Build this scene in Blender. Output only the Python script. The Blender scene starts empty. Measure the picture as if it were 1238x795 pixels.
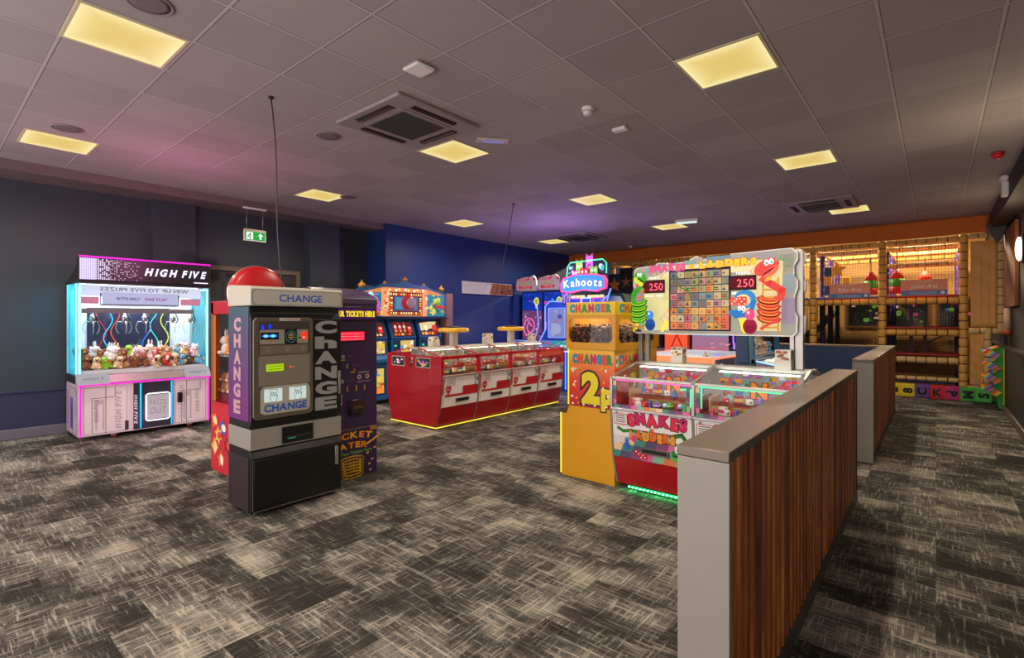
import bpy, bmesh, math, random
from mathutils import Vector, Matrix
random.seed(7)
S = bpy.context.scene
COL = S.collection
R = math.radians
PI = math.pi

# ------------------------------------------------------------------ materials
def lin(h):
    h = h.lstrip('#')
    if len(h) == 3: h = ''.join(k*2 for k in h)
    out = []
    for i in (0, 2, 4):
        c = int(h[i:i+2], 16)/255
        out.append(c/12.92 if c <= .04045 else ((c+.055)/1.055)**2.4)
    return (*out, 1)

_mats = {}
def mat(h, rough=.5, metal=0.0, e=0.0, spec=.5, grain=0.0, coat=0.0):
    k = (h, rough, metal, e, spec, grain, coat)
    if k in _mats: return _mats[k]
    m = bpy.data.materials.new('paint_' + h.strip('#'))
    m.use_nodes = True
    nt = m.node_tree
    b = nt.nodes['Principled BSDF']
    c = lin(h)
    b.inputs['Base Color'].default_value = c if not e else (c[0]*.3, c[1]*.3, c[2]*.3, 1)
    b.inputs['Roughness'].default_value = rough
    b.inputs['Metallic'].default_value = metal
    b.inputs['Specular IOR Level'].default_value = spec if not e else .12
    b.inputs['Coat Weight'].default_value = coat
    if e:
        b.inputs['Emission Color'].default_value = c
        b.inputs['Emission Strength'].default_value = e
        m.cycles.emission_sampling = 'AUTO' if e > 3 else 'NONE'
    if grain:
        tc = nt.nodes.new('ShaderNodeTexCoord')
        nz = nt.nodes.new('ShaderNodeTexNoise'); nz.inputs['Scale'].default_value = 9; nz.inputs['Detail'].default_value = 5
        mr = nt.nodes.new('ShaderNodeMapRange')
        mr.inputs['To Min'].default_value = 1-grain; mr.inputs['To Max'].default_value = 1+grain
        mx = nt.nodes.new('ShaderNodeVectorMath'); mx.operation = 'SCALE'; mx.inputs[0].default_value = c[:3]
        nt.links.new(tc.outputs['Object'], nz.inputs['Vector'])
        nt.links.new(nz.outputs['Fac'], mr.inputs['Value'])
        nt.links.new(mr.outputs['Result'], mx.inputs['Scale'])
        nt.links.new(mx.outputs[0], b.inputs['Base Color'])
    _mats[k] = m
    return m

def node_mat(name):
    m = bpy.data.materials.new(name); m.use_nodes = True
    nt = m.node_tree
    return m, nt, nt.nodes['Principled BSDF']

def nn(nt, t, **kw):
    n = nt.nodes.new('ShaderNode' + t)
    for k, v in kw.items():
        if k in n.inputs.keys(): n.inputs[k].default_value = v
        else: setattr(n, k, v)
    return n

def mth(nt, op, a, b=None, c=None):
    n = nt.nodes.new('ShaderNodeMath'); n.operation = op
    for i, v in enumerate((a, b, c)):
        if v is None: continue
        if isinstance(v, (int, float)): n.inputs[i].default_value = v
        else: nt.links.new(v, n.inputs[i])
    return n.outputs[0]

def mixc(nt, f, a, b, blend='MIX'):
    n = nt.nodes.new('ShaderNodeMix'); n.data_type = 'RGBA'; n.blend_type = blend
    for i, v in ((0, f), (6, a), (7, b)):
        if isinstance(v, (int, float)): n.inputs[i].default_value = v
        elif isinstance(v, tuple): n.inputs[i].default_value = v
        else: nt.links.new(v, n.inputs[i])
    return n.outputs[2]

def glass_mat(name, tint=(1, 1, 1, 1), gloss=.1, glow=0):
    m, nt, b = node_mat(name)
    out = nt.nodes['Material Output']
    tr = nn(nt, 'BsdfTransparent'); tr.inputs['Color'].default_value = tint
    gl = nn(nt, 'BsdfGlossy'); gl.inputs['Roughness'].default_value = .03
    lw = nn(nt, 'LayerWeight'); lw.inputs['Blend'].default_value = .25
    mr = nn(nt, 'MapRange'); mr.inputs['To Min'].default_value = gloss*.5; mr.inputs['To Max'].default_value = min(1, gloss*5)
    nt.links.new(lw.outputs['Fresnel'], mr.inputs['Value'])
    mx = nn(nt, 'MixShader')
    nt.links.new(mr.outputs[0], mx.inputs[0]); nt.links.new(tr.outputs[0], mx.inputs[1]); nt.links.new(gl.outputs[0], mx.inputs[2])
    src = mx.outputs[0]
    if glow:   # light of the nearby neon tubes put into the sheet as emission
        ee = nn(nt, 'Emission'); ee.inputs['Color'].default_value = tint; ee.inputs['Strength'].default_value = glow
        ad = nn(nt, 'AddShader'); nt.links.new(src, ad.inputs[0]); nt.links.new(ee.outputs[0], ad.inputs[1]); src = ad.outputs[0]
    nt.links.new(src, out.inputs['Surface'])
    return m

GLASS = glass_mat('clear_glass', gloss=.035)
GLASS_CYAN = glass_mat('cyan_tinted_acrylic', (.25, .85, .95, 1), .08, .16)
CHROME = mat('#b9b9b4', .28, .9)
STEEL = mat('#8c867c', .38, .75, grain=.08)
BLACK = mat('#0c0c0e', .35)
DARK = mat('#1a1a1d', .6)
WHITE = mat('#dcdad6', .5)

def carpet_mat():
    m, nt, b = node_mat('woven_carpet_tiles')
    tc = nn(nt, 'TexCoord'); sp = nn(nt, 'SeparateXYZ')
    nt.links.new(tc.outputs['Object'], sp.inputs[0])
    x, y = sp.outputs[0], sp.outputs[1]
    T = 1.0
    # planks 1.0 long by .25.. grouped: two tile grids, random shade for each tile
    row = mth(nt, 'FLOOR', mth(nt, 'DIVIDE', x, .5))
    off = mth(nt, 'MULTIPLY', row, .37)
    col = mth(nt, 'FLOOR', mth(nt, 'ADD', mth(nt, 'DIVIDE', y, .5), off))
    cb = nn(nt, 'CombineXYZ'); nt.links.new(row, cb.inputs[0]); nt.links.new(col, cb.inputs[1])
    wn = nn(nt, 'TexWhiteNoise'); nt.links.new(cb.outputs[0], wn.inputs['Vector'])
    shift = nn(nt, 'VectorMath'); shift.operation = 'SCALE'; shift.inputs['Scale'].default_value = 30
    nt.links.new(wn.outputs['Color'], shift.inputs[0])
    def streak(sx, sy, det=3, rough=.6):
        mp = nn(nt, 'Mapping'); mp.inputs['Scale'].default_value = (sx, sy, 1)
        nt.links.new(tc.outputs['Object'], mp.inputs[0]); nt.links.new(shift.outputs[0], mp.inputs['Location'])
        nz = nn(nt, 'TexNoise'); nz.inputs['Scale'].default_value = 1; nz.inputs['Detail'].default_value = det; nz.inputs['Roughness'].default_value = rough
        nt.links.new(mp.outputs[0], nz.inputs['Vector'])
        return nz.outputs['Fac']
    a = streak(66, 5, 4, .72); c = streak(5, 60, 4, .72)
    big = nn(nt, 'TexNoise'); big.inputs['Scale'].default_value = 1.7; big.inputs['Detail'].default_value = 3
    nt.links.new(tc.outputs['Object'], big.inputs['Vector'])
    med = streak(1.6, 2.6, 3, .6)
    st = mth(nt, 'MAXIMUM', a, c)
    sh_ = nn(nt, 'MapRange'); sh_.interpolation_type = 'SMOOTHSTEP'; sh_.inputs['From Min'].default_value = .53; sh_.inputs['From Max'].default_value = .64; nt.links.new(st, sh_.inputs['Value']); st = mth(nt, 'ADD', mth(nt, 'MULTIPLY', sh_.outputs[0], .22), mth(nt, 'ADD', mth(nt, 'MULTIPLY', st, 1.0), -.06))
    v = mth(nt, 'ADD', mth(nt, 'MULTIPLY', st, 1.5), mth(nt, 'MULTIPLY', med, 2.3))
    v = mth(nt, 'ADD', v, mth(nt, 'MULTIPLY', big.outputs['Fac'], .55))
    v = mth(nt, 'ADD', v, mth(nt, 'MULTIPLY', wn.outputs['Value'], .36))
    fine = nn(nt, 'TexNoise'); fine.inputs['Scale'].default_value = 170; fine.inputs['Detail'].default_value = 1
    nt.links.new(tc.outputs['Object'], fine.inputs['Vector'])
    v = mth(nt, 'ADD', v, mth(nt, 'MULTIPLY', fine.outputs['Fac'], .5))
    mr = nn(nt, 'MapRange'); mr.inputs['From Min'].default_value = 2.22; mr.inputs['From Max'].default_value = 3.35
    nt.links.new(v, mr.inputs['Value'])
    cr = nn(nt, 'ValToRGB'); e = cr.color_ramp.elements
    e[0].position = 0; e[0].color = (.028, .025, .020, 1)
    e[1].position = 1; e[1].color = (.43, .38, .31, 1)
    k = e.new(.3); k.color = (.062, .058, .05, 1)
    k = e.new(.55); k.color = (.175, .16, .135, 1)
    nt.links.new(mr.outputs[0], cr.inputs[0])
    nt.links.new(cr.outputs[0], b.inputs['Base Color'])
    b.inputs['Roughness'].default_value = .95; b.inputs['Specular IOR Level'].default_value = .15
    bp = nn(nt, 'Bump'); bp.inputs['Strength'].default_value = .35; bp.inputs['Distance'].default_value = .004
    nt.links.new(v, bp.inputs['Height']); nt.links.new(bp.outputs[0], b.inputs['Normal'])
    return m

def ceiling_mat():
    m, nt, b = node_mat('ceiling_tiles')
    tc = nn(nt, 'TexCoord'); sp = nn(nt, 'SeparateXYZ'); nt.links.new(tc.outputs['Object'], sp.inputs[0])
    M = .594
    def line(c, o, w):
        f = mth(nt, 'FRACT', mth(nt, 'DIVIDE', mth(nt, 'ADD', c, o), M))
        d = mth(nt, 'MINIMUM', f, mth(nt, 'SUBTRACT', 1.0, f))
        return mth(nt, 'LESS_THAN', d, w/M)
    bx = line(sp.outputs[0], .867+M*20, .010); by = line(sp.outputs[1], -.633+M*20, .010)
    lx = mth(nt, 'MAXIMUM', bx, by)
    ex = line(sp.outputs[0], .867-.002+M*20, .0145); ey = line(sp.outputs[1], -.633-.002+M*20, .0145)
    ly = mth(nt, 'SUBTRACT', mth(nt, 'MAXIMUM', ex, ey), lx); lxe = ly
    nz = nn(nt, 'TexNoise'); nz.inputs['Scale'].default_value = 3; nz.inputs['Detail'].default_value = 6
    nt.links.new(tc.outputs['Object'], nz.inputs['Vector'])
    sp2 = nn(nt, 'TexNoise'); sp2.inputs['Scale'].default_value = 90; nt.links.new(tc.outputs['Object'], sp2.inputs['Vector'])
    fx = mth(nt, 'FLOOR', mth(nt, 'DIVIDE', mth(nt, 'ADD', sp.outputs[0], .867), M))
    fy = mth(nt, 'FLOOR', mth(nt, 'DIVIDE', mth(nt, 'ADD', sp.outputs[1], -.633), M))
    cb = nn(nt, 'CombineXYZ'); nt.links.new(fx, cb.inputs[0]); nt.links.new(fy, cb.inputs[1])
    wn = nn(nt, 'TexWhiteNoise'); nt.links.new(cb.outputs[0], wn.inputs['Vector'])
    t = mth(nt, 'ADD', mth(nt, 'MULTIPLY', nz.outputs['Fac'], .3), mth(nt, 'ADD', mth(nt, 'MULTIPLY', wn.outputs['Value'], .36), mth(nt, 'MULTIPLY', sp2.outputs['Fac'], .2)))
    base = mixc(nt, t, (.27, .235, .235, 1), (.46, .395, .40, 1))
    c1 = mixc(nt, lx, base, (.47, .41, .42, 1))
    c2 = mixc(nt, mth(nt, 'MAXIMUM', ly, 0.0), c1, (.13, .11, .11, 1))
    nt.links.new(c2, b.inputs['Base Color']); b.inputs['Roughness'].default_value = .8
    b.inputs['Specular IOR Level'].default_value = .3
    return m

def wood_mat():
    m, nt, b = node_mat('stained_slat_wood')
    tc = nn(nt, 'TexCoord'); sp = nn(nt, 'SeparateXYZ'); nt.links.new(tc.outputs['Object'], sp.inputs[0])
    i = mth(nt, 'FLOOR', mth(nt, 'DIVIDE', mth(nt, 'ADD', sp.outputs[1], .0135), .079))
    cb = nn(nt, 'CombineXYZ'); nt.links.new(i, cb.inputs[0])
    wn = nn(nt, 'TexWhiteNoise'); nt.links.new(cb.outputs[0], wn.inputs['Vector'])
    sh = nn(nt, 'VectorMath'); sh.operation = 'SCALE'; sh.inputs['Scale'].default_value = 40
    nt.links.new(wn.outputs['Color'], sh.inputs[0])
    mp = nn(nt, 'Mapping'); mp.inputs['Scale'].default_value = (14, 14, 2.2)
    nt.links.new(tc.outputs['Object'], mp.inputs[0]); nt.links.new(sh.outputs[0], mp.inputs['Location'])
    nz = nn(nt, 'TexNoise'); nz.inputs['Scale'].default_value = 1; nz.inputs['Detail'].default_value = 5; nz.inputs['Distortion'].default_value = .6
    nt.links.new(mp.outputs[0], nz.inputs['Vector'])
    t = mth(nt, 'ADD', mth(nt, 'MULTIPLY', nz.outputs['Fac'], .8), mth(nt, 'MULTIPLY', wn.outputs['Value'], .45))
    cr = nn(nt, 'ValToRGB'); e = cr.color_ramp.elements
    e[0].position = .25; e[0].color = (.06, .013, .004, 1); e[1].position = 1; e[1].color = (.8, .3, .07, 1)
    k = e.new(.6); k.color = (.33, .09, .022, 1)
    nt.links.new(t, cr.inputs[0]); nt.links.new(cr.outputs[0], b.inputs['Base Color'])
    b.inputs['Roughness'].default_value = .42
    return m

def net_mat(name, colr, cell=.045, th=.09):
    m, nt, b = node_mat(name)
    out = nt.nodes['Material Output']
    tc = nn(nt, 'TexCoord'); sp = nn(nt, 'SeparateXYZ'); nt.links.new(tc.outputs['Object'], sp.inputs[0])
    ls = []
    for o in sp.outputs:
        f = mth(nt, 'FRACT', mth(nt, 'ADD', mth(nt, 'DIVIDE', o, cell), 500.37))
        ls.append(mth(nt, 'LESS_THAN', f, th))
    v = mth(nt, 'MAXIMUM', mth(nt, 'MAXIMUM', ls[0], ls[1]), ls[2])
    b.inputs['Base Color'].default_value = colr; b.inputs['Roughness'].default_value = .8
    tr = nn(nt, 'BsdfTransparent'); mx = nn(nt, 'MixShader')
    nt.links.new(v, mx.inputs[0]); nt.links.new(tr.outputs[0], mx.inputs[1]); nt.links.new(b.outputs[0], mx.inputs[2])
    nt.links.new(mx.outputs[0], out.inputs['Surface'])
    return m

def grad_mat(name, axis, lo, hi, stops, rough=.4, e=0):
    """a colour gradient, running along one object axis"""
    m, nt, b = node_mat(name)
    tc = nn(nt, 'TexCoord'); sp = nn(nt, 'SeparateXYZ'); nt.links.new(tc.outputs['Object'], sp.inputs[0])
    mr = nn(nt, 'MapRange'); mr.inputs['From Min'].default_value = lo; mr.inputs['From Max'].default_value = hi
    nt.links.new(sp.outputs[axis], mr.inputs['Value'])
    cr = nn(nt, 'ValToRGB'); el = cr.color_ramp.elements
    el[0].position = stops[0][0]; el[0].color = lin(stops[0][1]); el[1].position = stops[-1][0]; el[1].color = lin(stops[-1][1])
    for p, h in stops[1:-1]:
        k = el.new(p); k.color = lin(h)
    nt.links.new(mr.outputs[0], cr.inputs[0]); nt.links.new(cr.outputs[0], b.inputs['Base Color'])
    b.inputs['Roughness'].default_value = rough
    if e:
        nt.links.new(cr.outputs[0], b.inputs['Emission Color']); b.inputs['Emission Strength'].default_value = e
    return m

# ------------------------------------------------------------------ objects
def tag(o, label, cat, group=None, kind=None):
    if label: o['label'] = label
    if cat: o['category'] = cat
    if group: o['group'] = group
    if kind: o['kind'] = kind
    return o

def thing(name, label, cat, loc=(0, 0, 0), rotz=0, group=None):
    o = bpy.data.objects.new(name, None); COL.objects.link(o)
    o.empty_display_size = .1
    o.location = loc; o.rotation_euler = (0, 0, rotz)
    return tag(o, label, cat, group)

class MB:
    def __init__(s):
        s.bm = bmesh.new(); s.mats = []
    def mi(s, m):
        if m not in s.mats: s.mats.append(m)
        return s.mats.index(m)
    def face(s, pts, m, smooth=False):
        vs = [s.bm.verts.new(p) for p in pts]
        f = s.bm.faces.new(vs); f.material_index = s.mi(m); f.smooth = smooth
        return s
    def box(s, x0, x1, y0, y1, z0, z1, m, bev=0, seg=2):
        i = s.mi(m)
        r = bmesh.ops.create_cube(s.bm, size=1, matrix=Matrix.Translation(((x0+x1)/2, (y0+y1)/2, (z0+z1)/2)) @ Matrix.Diagonal((abs(x1-x0), abs(y1-y0), abs(z1-z0), 1)))
        vs = r['verts']; fs = {f for v in vs for f in v.link_faces}
        for f in fs: f.material_index = i
        if bev:
            es = {e for v in vs for e in v.link_edges}
            bb = bmesh.ops.bevel(s.bm, geom=list(es), offset=bev, segments=seg, affect='EDGES', profile=.5)
            for f in bb['faces']: f.material_index = i; f.smooth = True
        return s
    def prism(s, poly, a, b, m, axis='x', bev=0):
        """poly in the other two axes (in order), extruded from a to b along axis"""
        def P(t, q):
            return {'x': (t, q[0], q[1]), 'y': (q[0], t, q[1]), 'z': (q[0], q[1], t)}[axis]
        i = s.mi(m)
        A = [s.bm.verts.new(P(a, q)) for q in poly]; B = [s.bm.verts.new(P(b, q)) for q in poly]
        fs = [s.bm.faces.new(A), s.bm.faces.new(B[::-1])]
        n = len(poly)
        for k in range(n):
            fs.append(s.bm.faces.new((A[k], B[k], B[(k+1) % n], A[(k+1) % n])))
        for f in fs: f.material_index = i
        bmesh.ops.recalc_face_normals(s.bm, faces=fs)
        if bev:
            es = {e for f in fs for e in f.edges}
            bb = bmesh.ops.bevel(s.bm, geom=list(es), offset=bev, segments=2, affect='EDGES', profile=.5)
            for f in bb['faces']: f.material_index = i
        return s
    def tube(s, pts, r, m, n=10, cap=True, rs=None):
        i = s.mi(m)
        pts = [Vector(p) for p in pts]
        rings = []
        prev = None
        for k, p in enumerate(pts):
            t = (pts[min(k+1, len(pts)-1)] - pts[max(k-1, 0)]).normalized()
            if prev is None:
                a = t.orthogonal().normalized()
            else:
                a = (prev - t*prev.dot(t))
                a = a.normalized() if a.length > 1e-6 else t.orthogonal().normalized()
            prev = a
            b = t.cross(a)
            rr = rs[k] if rs else r
            rings.append([s.bm.verts.new(p + (a*math.cos(2*PI*j/n) + b*math.sin(2*PI*j/n))*rr) for j in range(n)])
        for k in range(len(rings)-1):
            for j in range(n):
                f = s.bm.faces.new((rings[k][j], rings[k][(j+1) % n], rings[k+1][(j+1) % n], rings[k+1][j]))
                f.material_index = i; f.smooth = True
        if cap:
            for rg, rev in ((rings[0], True), (rings[-1], False)):
                f = s.bm.faces.new(rg[::-1] if rev else rg); f.material_index = i
        return s
    def cyl(s, p0, p1, r, m, n=16): return s.tube([p0, p1], r, m, n)
    def ell(s, c, r, m, n=14, rot=None):
        if isinstance(r, (int, float)): r = (r, r, r)
        i = s.mi(m)
        M = Matrix.Translation(c) @ (rot.to_4x4() if rot else Matrix()) @ Matrix.Diagonal((*r, 1))
        rr = bmesh.ops.create_uvsphere(s.bm, u_segments=n, v_segments=max(6, n*2//3), radius=1, matrix=M)
        for f in {f for v in rr['verts'] for f in v.link_faces}: f.material_index = i; f.smooth = True
        return s
    def lathe(s, prof, c, m, n=24, axis='z'):
        i = s.mi(m); rings = []
        for (r, h) in prof:
            ring = []
            for j in range(n):
                a = 2*PI*j/n
                v = {'z': (r*math.cos(a), r*math.sin(a), h), 'y': (r*math.cos(a), h, r*math.sin(a)), 'x': (h, r*math.cos(a), r*math.sin(a))}[axis]
                ring.append(s.bm.verts.new(Vector(v)+Vector(c)))
            rings.append(ring)
        fs = []
        for k in range(len(rings)-1):
            for j in range(n):
                f = s.bm.faces.new((rings[k][j], rings[k][(j+1) % n], rings[k+1][(j+1) % n], rings[k+1][j])); f.smooth = True; fs.append(f)
        fs.append(s.bm.faces.new(rings[0])); fs.append(s.bm.faces.new(rings[-1]))
        for f in fs: f.material_index = i
        bmesh.ops.recalc_face_normals(s.bm, faces=fs)
        return s
    def build(s, name, parent=None, label=None, cat=None, group=None, kind=None, loc=None, rotz=0):
        me = bpy.data.meshes.new(name); s.bm.to_mesh(me); s.bm.free()
        for m in s.mats: me.materials.append(m)
        o = bpy.data.objects.new(name, me); COL.objects.link(o)
        if parent: o.parent = parent
        if loc: o.location = loc
        if rotz: o.rotation_euler = (0, 0, rotz)
        tag(o, label, cat, group, kind)
        return o

# ------------------------------------------------------------------ lettering
_gl = {}
def glyph(ch, bold, shear):
    k = (ch, round(bold, 3), shear)
    if k in _gl: return _gl[k]
    cu = bpy.data.curves.new('glyph', 'FONT'); cu.body = ch; cu.size = 1; cu.offset = bold; cu.shear = shear
    cu.resolution_u = 3; cu.fill_mode = 'FRONT'
    o = bpy.data.objects.new('glyph', cu); COL.objects.link(o)
    dg = bpy.context.evaluated_depsgraph_get(); ev = o.evaluated_get(dg)
    me = bpy.data.meshes.new_from_object(ev)
    V = [tuple(v.co[:2]) for v in me.vertices]; Fc = [tuple(p.vertices) for p in me.polygons]
    bpy.data.objects.remove(o); bpy.data.curves.remove(cu); bpy.data.meshes.remove(me)
    x0 = min((v[0] for v in V), default=0); x1 = max((v[0] for v in V), default=.3)
    _gl[k] = (V, Fc, x0, x1)
    return _gl[k]

class Canvas:
    """flat printed artwork: layers of thin shapes on the plane o + u*x + v*y"""
    def __init__(s, o, u, v, eps=.00035):
        s.o, s.u, s.v = Vector(o), Vector(u).normalized(), Vector(v).normalized()
        s.n = s.u.cross(s.v); s.k = 1; s.eps = eps; s.mb = MB()
    def P(s, x, y): return s.o + s.u*x + s.v*y + s.n*(s.k*s.eps)
    def _c(s, c):
        return c if not isinstance(c, str) else mat(c, .45)
    def poly(s, pts, c):
        try:
            s.mb.face([s.P(*p) for p in pts], s._c(c))
        except ValueError: pass
        s.k += 1; return s
    def rect(s, x0, y0, x1, y1, c): return s.poly([(x0, y0), (x1, y0), (x1, y1), (x0, y1)], c)
    def rrect(s, x0, y0, x1, y1, r, c, cham=False):
        pts = []
        for cx, cy, a0 in ((x1-r, y0+r, -90), (x1-r, y1-r, 0), (x0+r, y1-r, 90), (x0+r, y0+r, 180)):
            for q in ((0, 90) if cham else (0, 22, 45, 68, 90)):
                a = R(a0+q); pts.append((cx+r*math.cos(a), cy+r*math.sin(a)))
        return s.poly(pts, c)
    def ell(s, x, y, rx, ry, c, rot=0, n=18):
        ca, sa = math.cos(R(rot)), math.sin(R(rot))
        return s.poly([(x+rx*math.cos(2*PI*i/n)*ca-ry*math.sin(2*PI*i/n)*sa, y+rx*math.cos(2*PI*i/n)*sa+ry*math.sin(2*PI*i/n)*ca) for i in range(n)], c)
    def star(s, x, y, r, c, n=5, inner=.42, rot=90):
        return s.poly([(x+(r if i % 2 == 0 else r*inner)*math.cos(R(rot)+PI*i/n), y+(r if i % 2 == 0 else r*inner)*math.sin(R(rot)+PI*i/n)) for i in range(2*n)], c)
    def line(s, pts, w, c):
        for a, b in zip(pts, pts[1:]):
            a, b = Vector(a), Vector(b); d = b-a
            if d.length < 1e-6: continue
            d.normalize(); q = Vector((-d.y, d.x))*w/2; d = d*w*.3
            s.mb.face([s.P(*(a-d+q)), s.P(*(a-d-q)), s.P(*(b+d-q)), s.P(*(b+d+q))], s._c(c))
        s.k += 1; return s
    def loop(s, x0, y0, x1, y1, w, c):
        return s.line([(x0, y0), (x1, y0), (x1, y1), (x0, y1), (x0, y0)], w, c)
    def ladder(s, a, b, w, c, n=6, t=None):
        a, b = Vector(a), Vector(b); d = (b-a).normalized(); q = Vector((-d.y, d.x))*w/2; t = t or w*.14
        s.line([a+q, b+q], t, c); s.line([a-q, b-q], t, c)
        for i in range(n):
            p = a+(b-a)*((i+.5)/n); s.line([p+q, p-q], t, c)
        return s
    def text(s, st, x, y, h, c, w=None, bold=.015, shear=0, out=None, ow=.03, gap=.07, arch=0, center=True, mirror=False, vert=False, jig=0):
        """h = cap height; w = fit to this total width; arch = rise in the middle"""
        cols = c if isinstance(c, (list, tuple)) and not isinstance(c, str) else [c]
        sc = h/.73
        g = [None if ch == ' ' else glyph(ch, bold, shear) for ch in st]
        adv = [(.3 if k is None else (k[3]-k[2])+gap) for k in g]
        tot = sum(adv)-gap
        sx = sc if w is None or vert else w/tot
        def put(V, Fc, px, py, a, colr, ax=0):
            ca, sa = math.cos(a), math.sin(a)
            mi = s.mb.mi(s._c(colr)); vs = []
            for (vx, vy) in V:
                X, Y = (vx-ax)*sx, vy*sc
                if mirror: X = -X
                vs.append(s.mb.bm.verts.new(s.P(px+X*ca-Y*sa, py+X*sa+Y*ca)))
            for f in Fc:
                try:
                    ff = s.mb.bm.faces.new([vs[i] for i in (f if not mirror else f[::-1])]); ff.material_index = mi
                except ValueError: pass
        passes = ([(out, bold+ow)] if out else []) + [(None, bold)]
        for oc, bd in passes:
            cur = 0; ci = 0
            for idx, (ch, k) in enumerate(zip(st, g)):
                if k is not None:
                    V, Fc, gx0, gx1 = glyph(ch, bd, shear) if oc else k
                    mid = (k[2]+k[3])/2
                    if vert:
                        if sx and w: sxx = w/(k[3]-k[2]); sx_old = sx; sx = sxx
                        put(V, Fc, x, y-idx*(h*1.28)-h, 0, oc or cols[ci % len(cols)], mid)
                    else:
                        cx_ = cur + (k[3]-k[2])/2
                        px = (cx_ - (tot/2 if center else 0))*sx
                        t = (cx_/tot-.5)*2
                        py = arch*(1-t*t); a = -2*arch*t/(tot*sx/2)*1.0 if arch else 0
                        if mirror: px = -px
                        if jig: py += jig*(1 if idx % 2 else -1); a += jig*4*(1 if idx % 3 else -1)
                        put(V, Fc, x+px, y+py, a, oc or cols[ci % len(cols)], mid)
                    ci += 1
                cur += adv[idx]
            s.k += 1.5
        return s
    def build(s, name, parent, label=None):
        return s.mb.build(name, parent, label)
def front(x=0, y=0, z=0): return Canvas((x, y, z), (1, 0, 0), (0, 0, 1))
def rightside(x=0, y=0, z=0): return Canvas((x, y, z), (0, 1, 0), (0, 0, 1))
def leftside(x=0, y=0, z=0): return Canvas((x, y, z), (0, -1, 0), (0, 0, 1))
def em(h, e): return mat(h, .4, 0, e)
# ================================================================== THE ROOM
CZ = 3.37
def struct(name, mb, label=None):
    return mb.build(name, None, label, None, None, 'structure')

wallc = mat('#323842', .55, grain=.08)
wallb = mat('#153068', .5, grain=.08)
dadoc = mat('#2f3050', .5, grain=.06)
struct('floor', MB().box(-8.95, 1.05, -1.6, 17.6, -.1, 0, carpet_mat()), 'dark and light grey woven carpet tile floor')
cb_ = MB(); cb_.box(-8.95, 1.05, -1.6, 12.35, CZ, CZ+.1, ceiling_mat())
struct('ceiling', cb_, 'suspended ceiling of square grey tiles')
w = MB()
w.box(-8.95, -8.84, -1.6, 6.0, .6, CZ, wallc); w.box(-8.95, -8.835, -1.6, 3.0, .0, .6, dadoc); w.box(-8.95, -8.84, 3.0, 6.0, 0, .6, dadoc)
w.box(-8.84, -8.73, 2.28, 2.83, 0, CZ, wallc); w.box(-8.84, -8.60, 4.62, 5.2, 0, CZ, wallc)
w.box(-8.95, -8.2, 5.95, 17.6, 0, 3.95, wallb)
struct('wall_left', w, 'dark slate and deep blue wall with flat pillars')
struct('trim_1', MB().box(-8.84, -8.27, -1.6, 5.95, 3.25, CZ, mat('#6f5c60', .7, grain=.05)), 'mauve boxed bulkhead along the top of the slate wall')
struct('trim_2', MB().box(-8.836, -8.81, -1.6, 2.28, .575, .61, dadoc, .006), 'thin rail between slate paint and purple paint')
struct('baseboard_left', MB().box(-8.84, -8.80, -1.6, 2.95, 0, .13, mat('#6b6472', .5), .01))
struct('wall_right', MB().box(.95, 1.05, -1.6, 17.6, 0, 3.95, mat('#0b0c0f', .65)), 'near black wall behind the soft play corner')
struct('trim_3', MB().box(.86, .95, 8.0, 17.4, 0, 1.03, mat('#15171c', .5)).box(.84, .95, 8.0, 17.4, 1.03, 1.06, mat('#2a2c33', .3)), 'black dado ledge along the right hand wall')
struct('trim_4', MB().box(.73, .95, -1.6, 12.3, 3.08, CZ, mat('#1b1a1c', .6)), 'dark boxed beam under the ceiling edge')
struct('baseboard_right', MB().box(.83, .86, 8.0, 12.3, 0, .11, mat('#5a4d44', .5), .008))
w = MB(); w.box(-8.2, .95, 17.4, 17.6, 0, 3.95, mat('#b98a4a', .8, grain=.15)); w.box(-8.2, .95, 12.42, 12.55, 3.12, 3.95, DARK)
struct('wall_back', w, 'tan wall at the back of the soft play hall')
struct('ceiling_play_hall', MB().box(-8.95, 1.05, 12.55, 17.6, 3.95, 4.0, mat('#3c3226', .8)), 'dark brown ceiling above the play frame')

# door in the left wall, only its head shows above the machines
fr = mat('#6c5f52', .5)
d = MB(); d.box(-8.84, -8.77, 2.98, 3.05, 0, 2.36, fr); d.box(-8.84, -8.77, 4.45, 4.52, 0, 2.36, fr); d.box(-8.84, -8.77, 3.05, 4.45, 2.29, 2.36, fr)
struct('door_1', d, 'tan frame of the dark double doors')
door = bpy.data.objects['door_1']
for y0, y1 in ((3.05, 3.745), (3.755, 4.45)):
    m = MB(); dm = mat('#34302f', .55, grain=.1)
    m.box(-8.83, -8.80, y0, y1, 0, 2.29, dm)
    for z in (.25, .75, 1.25, 1.7, 2.1):
        m.box(-8.80, -8.797, y0+.02, y1-.02, z, z+.008, BLACK)
    m.box(-8.80, -8.785, y0+.2, y0+.5, 1.75, 2.1, mat('#3b3a3d', .4), .004)
    o = m.build('leaf', door)
    MB().box(-8.80, -8.78, y0+.25, y0+.42, 2.2, 2.24, BLACK).build('closer', o)

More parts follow.
